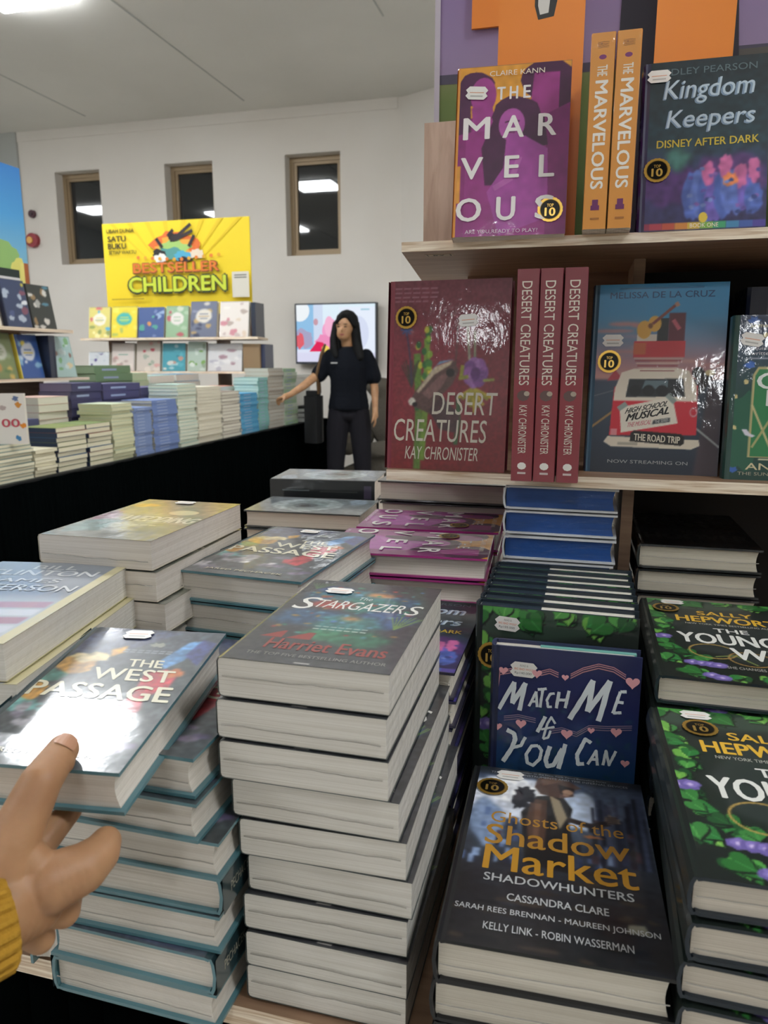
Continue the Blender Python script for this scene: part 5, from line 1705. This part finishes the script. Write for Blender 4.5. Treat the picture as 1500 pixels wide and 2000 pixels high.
def pile(n, ztop, pitch, pos, ms, what, where, group, r=(0, -90), jit=(.002, .002, .5), seams=None, first=0, flip=(), flipw=0, sticker0=None, seal0=None, kind='hardcover_book', xs=None, toplabel=None, yaws=None):
    """A pile, top book first; pos is the front cover's spine-foot corner."""
    for i in range(n):
        z = ztop - pitch * i
        dx = RJ.uniform(-1, 1) * jit[0] if i else 0
        dy = RJ.uniform(-1, 1) * jit[1] if i else 0
        da = RJ.uniform(-1, 1) * jit[2] if i else 0
        if xs and i < len(xs): dx = xs[i]
        x, y, yaw = pos[0] + dx, pos[1] + dy, r[0] + da
        if yaws and i < len(yaws): yaw = yaws[i]
        if i in flip:
            a = radians(yaw)
            x, y = x + flipw[0] * cos(a) - flipw[1] * sin(a), y + flipw[0] * sin(a) + flipw[1] * cos(a)
            yaw += 180
        lab = toplabel if (i == 0 and toplabel) else '%s, %s in the %s' % (what, ORD[i] if i < n - 1 else 'lowest', where)
        book(kind, ms, (x, y, z), (yaw, r[1] if i == 0 or len(r) < 3 else r[2]), lab, group,
             seam=seams[(i + first) % len(seams)] if seams else None, sticker=sticker0 if i == 0 else None, seal=seal0 if i == 0 else None)


# dark dreamy paperbacks: the tall pile in the middle
st = book_meshes('paper', .127, .197, .0297, art_stars, None, dict(front='#35363a', back='#2c3c3e', spine='#2f3436', edge='#3f4644', page='#dcd8d0'))
ss = [seam_mesh(.127, .0297, k) for k in range(4)]
pile(9, -.2045, .0313, (-.2433, .4477), st, 'thick paperback with dark cover', 'tall middle pile', 'thick paperbacks in the tall middle pile', (.6, -90), (.003, .004, .9), ss, 1,
     sticker0=(.026, .158, '', 0), kind='paperback_book', xs=[0, -.0015, 0, .007, .012, .016, .013, .014, .013], toplabel='dark paperback with white starry title on top of the tall middle pile')
# teal-edged hardcovers under the hand
TE = dict(front='#434a4e', back='#1f3238', spine='#20363c', edge='#4a7680', page='#dcd5cb')
we = book_meshes('hard', .143, .213, .0307, art_west, spine_west, TE)
ws = [seam_mesh(.143, .031, 10 + k) for k in range(3)]
pile(7, -.2680, .0313, (-.391, .417), we, 'teal-edged hardcover', 'pile under the hand', 'teal-edged hardcovers in the pile under the hand', (0, -90), (.002, .004, .8), ws, 0, (3, 5), (.143, .213),
     xs=[0, .003, .016, .014, .012, .009, .009])
book('hardcover_book', we, (-.4185, .577, TZ), (-90, 0), 'teal-edged hardcover standing upright left of the pile under the hand')
hb = book_meshes('hard', .122, .192, .031, art_west, spine_west, TE, 'print_flat')
HELD = book('hardcover_book', hb, (-.384, .3414, -.246), (7, -84.5), 'grey collage-covered hardcover being lifted by the hand', sticker=(.036, .172, '', -2))
# the same title farther back
w2 = book_meshes('hard', .145, .219, .0325, art_west, spine_west, TE)
pile(8, -.213, .03425, (-.4063, .669), w2, 'teal-edged hardcover', 'second pile behind the hand', 'teal-edged hardcovers in the second pile', (-3.8, -90), (.002, .003, .6), ws, 1, sticker0=(.05, .195, '', 0), toplabel='grey collage-covered hardcover on the second pile behind the hand')
# thick pale paperbacks at far left
cl = book_meshes('paper', .14, .215, .0295, art_flag, None, dict(front='#9aa0a8', back='#8d9198', spine='#8d9198', edge='#c9bf92', page='#dedbd3'))
pile(2, -.20, .0305, (-.536, .396), cl, 'thick pale blue-grey paperback', 'left front pile', 'blue-grey paperbacks at the left', (9.5, -90), (0, 0, 0), None, 0, xs=[0, .008], kind='paperback_book', toplabel='blue-grey paperback with faded capitals and pink stripes, far left')
pile(7, -.261, .0323, (-.585, .455), cl, 'blue-grey paperback', 'lower left front pile', 'blue-grey paperbacks at the left', (9.5, -90), (.003, .003, .6), kind='paperback_book')
# beige paperbacks behind them
wd = book_meshes('paper', .13, .20, .0300, art_wedding, None, dict(front='#7c7f74', back='#5c5a4c', spine='#6a6a5c', edge='#b9b09c', page='#dbd3c9'))
wsm = [seam_mesh(.13, .03, 20 + k) for k in range(3)]
pile(10, -.1711, .0316, (-.5315, .6195), wd, 'beige covered paperback', 'left back pile', 'beige paperbacks in the left back pile', (.3, -90), (.004, .004, 1.2), wsm, 0, xs=[0, .004, .012], sticker0=(.05, .178, '', 0), kind='paperback_book',
     toplabel='beige paperback with pale slanted title topping the left back pile')
# grey eye-patterned books with the black spined one behind
ey = book_meshes('hard', .145, .215, .0305, art_eye, spine_black, dict(front='#4a5358', back='#1c1f22', spine='#1b1f22', edge='#2a2c2e', page='#d6cabb'))
pile(7, -.2601, .0324, (-.5875, 1.341), ey, 'grey eye-patterned hardcover', 'pile at the back left', 'eye-patterned hardcovers', (-87.6, -90), (.004, .003, .8), toplabel='grey hardcover with blurred eye picture, on the back left pile')
bk = book_meshes('hard', .145, .215, .046, art_eye, spine_black, dict(front='#a4aaa2', back='#1c1f22', spine='#1b1f22', edge='#3a3c3c', page='#d6cabb'))
pile(5, -.232, .051, (-.395, 1.4), bk, 'thick black-spined hardcover', 'rearmost left pile', 'black-spined hardcovers', (96, -90), (.003, .003, .6), toplabel='thick hardcover with black spine towards us at the back left')
# grey-black hardcovers half under the lower shelf
gy = book_meshes('hard', .145, .215, .0335, None, None, dict(front='#2a2a2c', back='#1c1c1e', spine='#1c1c1e', edge='#232325', page='#c9bfb2'))
pile(8, -.197, .0362, (-.333, 1.345), gy, 'cream-paged black hardcover', 'pile behind the plum books', 'black-covered hardcovers', (-90, -90), (.003, .002, .5))
# plum books lying flat
pf = book_meshes('hard', .14, .21, .0285, art_plum, None, dict(front='#85246f', back='#85246f', spine='#85246f', edge='#a8287c', page='#cfc7bd'))
pile(8, -.2401, .0308, (-.327, 1.172), pf, 'plum hardcover lying flat', 'rear plum pile', 'plum hardcovers lying flat', (-87, -90), (.003, .003, .6), toplabel='plum hardcover lying sideways on the rear plum pile', seal0=(.105, .15))
pile(8, -.2373, .0308, (-.3235, 1.0115), pf, 'plum hardcover lying flat', 'nearer plum pile', 'plum hardcovers lying flat', (-86.7, -90), (.002, .002, .5), toplabel='plum hardcover lying sideways on the nearer plum pile', seal0=(.03, .15))
# purple fantasy books between the tall pile and the ivy covers
kf = book_meshes('hard', .14, .21, .027, art_keys, None, dict(front='#2c2a44', back='#2c2a50', spine='#2a2848', edge='#26243c', page='#cdc6b8'))
pile(7, -.2855, .0286, (-.245, .6453), kf, 'purple fantasy hardcover', 'pile right of the tall paperbacks', 'purple fantasy hardcovers', (0, -90), (.002, .003, .5), [seam_mesh(.14, .027, 31)])
# blue sprayed-edge books under the shelf
bl = book_meshes('hard', .142, .215, .0305, None, None, dict(front='#d6d9dc', back='#cfd3d8', spine='#cfd4da', edge='#dcdfe2', page='#104a94'))
pile(10, -.156, .0330, (-.0955, .955), bl, 'white hardcover with blue page edges', 'pile below the shelf', 'blue-edged hardcovers below the shelf', (0, -90), (.002, .002, .5))
# black hardcovers below the shelf at right
hv = book_meshes('hard', .145, .215, .0308, art_black, None, dict(front='#0d0d0f', back='#131518', spine='#0f1012', edge='#191b1e', page='#cfc8b8'))
pile(8, -.2249, .0327, (.074, .9638), hv, 'black hardcover', 'right pile below the shelf', 'black hardcovers below the shelf', (.6, -90), (.002, .003, .6), [seam_mesh(.145, .031, 41)], toplabel='black hardcover with dim grey capitals on the right pile below shelf')
# ivy-and-rings books: two flat piles and a standing row
IV = dict(front='#1a211e', back='#1c2420', spine='#18201d', edge='#1d2730', page='#d6cdbf')
yw = book_meshes('hard', .160, .232, .0272, art_wife, None, IV, 'print_low')
ys = [seam_mesh(.16, .027, 50 + k) for k in range(3)]
pile(7, -.2759, .0301, (.075, .669), yw, 'ivy-covered hardcover', 'rear ivy pile at right', 'ivy-covered hardcovers in the rear pile', (0, -90), (.002, .003, .5), ys, 0, sticker0=(.022, .212, '', 0), seal0=(.026, .197), toplabel='dark ivy-covered hardcover with yellow and white title, rear right pile')
pile(6, -.305, .0303, (.0765, .432), yw, 'ivy-covered hardcover', 'front ivy pile at right', 'ivy-covered hardcovers in the front pile', (-1, -90), (.0015, .003, .5), ys, 1, sticker0=(.025, .213, '', 0), seal0=(.038, .197), toplabel='dark ivy-covered hardcover with yellow and white title, front right pile', yaws=[1.8, 1.0])
yr = book_meshes('hard', .162, .24, .0245, art_wife, None, dict(IV, page='#e2ded4'), 'print_low')
for i in range(7):
    book('hardcover_book', yr, (-.098 + RJ.uniform(-.001, .001), .736 + .0258 * i, TZ), (-1.5 + RJ.uniform(-.6, .6), 0), 'upright ivy-covered hardcover, %s in the standing row' % (['foremost', 'second from the front', 'third from the front', 'fourth from the front', 'fifth from the front', 'sixth from the front', 'rearmost'][i]), 'ivy-covered hardcovers standing in a row', sticker=(.020, .216, 'Rp105.000', 3) if i == 0 else None, seal=(.018, .187) if i == 0 else None)
for o in [q for q in COL.objects if q.get('group') == 'ivy-covered hardcovers standing in a row']:
    if 'FLAP' not in globals():
        fm = MB(); fm.box((.004, .0027, .2345), (.066, .0218, .2372), '#22303c'); FLAP = fm.mesh('jacket_flap', ['print'])
    link('jacket_flap', FLAP, o)
ma = book_meshes('hard', .14, .213, .0225, art_match, None, dict(front='#22284e', back='#22284e', spine='#1f2746', edge='#2a2f50', page='#cfc9c0'), 'print_low')
mo = book('hardcover_book', ma, (-.0755, .684, TZ + .003), (1.2, -1.5), 'navy book with brushed white letters and pink hearts, standing upright', sticker=(.018, .184, 'Rp140.000', 2))
fm = MB(); fm.box((.046, .0145, .2070), (.136, .0197, .2105), '#74b3a8'); fo = link('jacket_flap', fm.mesh('jacket_flap', ['print']), mo); fo['label'] = 'pale teal jacket flap'
gh = book_meshes('hard', .156, .235, .0335, art_ghost, None, dict(front='#1b1b1c', back='#1a1a1b', spine='#17181b', edge='#16171a', page='#d9d2c4'), 'print_low')
pile(3, -.3817, .0350, (-.0803, .429), gh, 'thick dark hardcover', 'pile with gold lettering in front', 'gold-lettered hardcovers in front', (1.8, -91.2, -90), (.003, .004, .6), [seam_mesh(.156, .0335, 61)], 0, sticker0=(.024, .214, '', 0), seal0=(.022, .198), toplabel='thick dark hardcover with gold title and hooded figure, front pile')

# ------------------------------------------------------------------ the hand lifting the top book
E_ = EYE


def hand():
    o = tag(link('person'), 'person with left hand in mustard ribbed cuff lifting a grey hardcover', 'person')
    o.location = (-.30, .30, EYE - .30)
    b = lambda x, y, z: Vector((x + .30, y - .30, z + .30))
    P = dict(tip=b(-.303, .3575, -.2368), ip=b(-.2995, .332, -.2440), mcp=b(-.3035, .3096, -.2700), cmc=b(-.3049, .2995, -.2890),
             i0=b(-.2838, .3150, -.2950), i1=b(-.2718, .3280, -.2925), i2=b(-.2690, .3400, -.2910), i3=b(-.2700, .3480, -.2885),
             m0=b(-.309, .322, -.2995), m1=b(-.3145, .340, -.2975), m2=b(-.3125, .3580, -.2905), m3=b(-.3105, .368, -.2868),
             r0=b(-.2960, .3180, -.3130), r1=b(-.2900, .3300, -.3270), r2=b(-.3010, .3480, -.3330), r3=b(-.3150, .3530, -.3280),
             p0=b(-.3040, .3110, -.3230), p1=b(-.3000, .3200, -.3400), p2=b(-.3130, .3350, -.3450), p3=b(-.3240, .3400, -.3390),
             c0=b(-.2985, .3050, -.2960), c1=b(-.2950, .3110, -.3080), w0=b(-.3010, .2880, -.3000), w1=b(-.3065, .2660, -.2970))
    B = limb((P['cmc'], .0175), (P['mcp'], .0152), (P['ip'], .0122), (P['tip'], .0098))
    B += limb((P['i0'], .0172), (P['i1'], .0146), (P['i2'], .0118), (P['i3'], .0094))
    B += limb((P['m0'], .0125), (P['m1'], .0095), (P['m2'], .0086), (P['m3'], .0074))
    B += limb((P['r0'], .0125), (P['r1'], .0098), (P['r2'], .0086), (P['r3'], .0072))
    B += limb((P['p0'], .0115), (P['p1'], .0088), (P['p2'], .0076), (P['p3'], .0065))
    B += limb((P['c0'], .0180), (P['i0'], .0140)) + limb((P['c0'], .0180), (P['m0'], .0135)) + limb((P['c1'], .0175), (P['r0'], .0135)) + limb((P['c1'], .017), (P['p0'], .0120))
    B += limb((P['w0'], .0215), (P['c0'], .0185)) + limb((P['w0'], .0215), (P['c1'], .0180)) + limb((P['w0'], .021), (P['cmc'], .0155)) + limb((P['w1'], .0200), (P['w0'], .0215)) + limb((P['cmc'], .0150), (P['i0'], .0140)) + limb((P['mcp'], .0118), (P['i0'], .0125))
    B.append(((P['tip'] + P['ip']) / 2 + Vector((0, .004, .0)), (.0108, .0115, .0092)))
    blob('hand', B, .0011, 5, 'skin', o, 3)
    # nails: small curved plates on thumb and middle finger
    mb = MB()
    d = (P['tip'] - P['ip']).normalized(); up = Vector((.55, -.35, .75)); up = (up - d * up.dot(d)).normalized(); sd = d.cross(up)
    rows = []
    for i in range(7):
        s = -.0050 + .0105 * i / 6
        row = []
        for j in range(9):
            a = radians(-40 + 10 * j)
            wq = 1 - .25 * max(0, (i - 4) / 2) ** 2 - .15 * (i == 0)
            row.append(P['tip'] + d * s * (1 - .12 * abs(j - 4) / 4) + (up * cos(a * wq) + sd * sin(a * wq)) * (.0108 - .0012 * i / 6))
        rows.append(row)
    for r0, r1 in zip(rows, rows[1:]):
        for j in range(8):
            mb.face([r0[j], r0[j + 1], r1[j + 1], r1[j]], '#c9a08c')
    nm = link('thumb_nail', mb.mesh('thumb_nail', ['nail']), o); nm['label'] = 'short bare thumb nail'
    for f in nm.data.polygons: f.use_smooth = True
    # ribbed cuff and sleeve
    mb = MB()
    A = b(-.2985, .2945, -.3030); D = (b(-.345, .215, -.300) - A).normalized()
    U = D.orthogonal().normalized(); Wv = D.cross(U)
    rings = []
    for i in range(46):
        t = .0026 * i
        r0 = .0285 + .006 * min(1, i / 30) + (.0012 if i == 0 else 0)
        ring = []
        for k in range(96):
            a = 2 * pi * k / 96
            rr = r0 + .0011 * (1 if k % 4 < 2 else -1) * (1 if i > 0 else .3) - (.003 if i == 0 else 0)
            ring.append(A + D * t + (U * cos(a) + Wv * sin(a)) * rr)
        rings.append(ring)
    for q0, q1 in zip(rings, rings[1:]):
        for k in range(96):
            mb.face([q0[k], q0[(k + 1) % 96], q1[(k + 1) % 96], q1[k]], '#c08f2a')
    cf = link('sleeve_cuff', mb.mesh('sleeve_cuff', ['knit']), o); cf['label'] = 'mustard yellow ribbed knit cuff'
    for f in cf.data.polygons: f.use_smooth = True


hand()
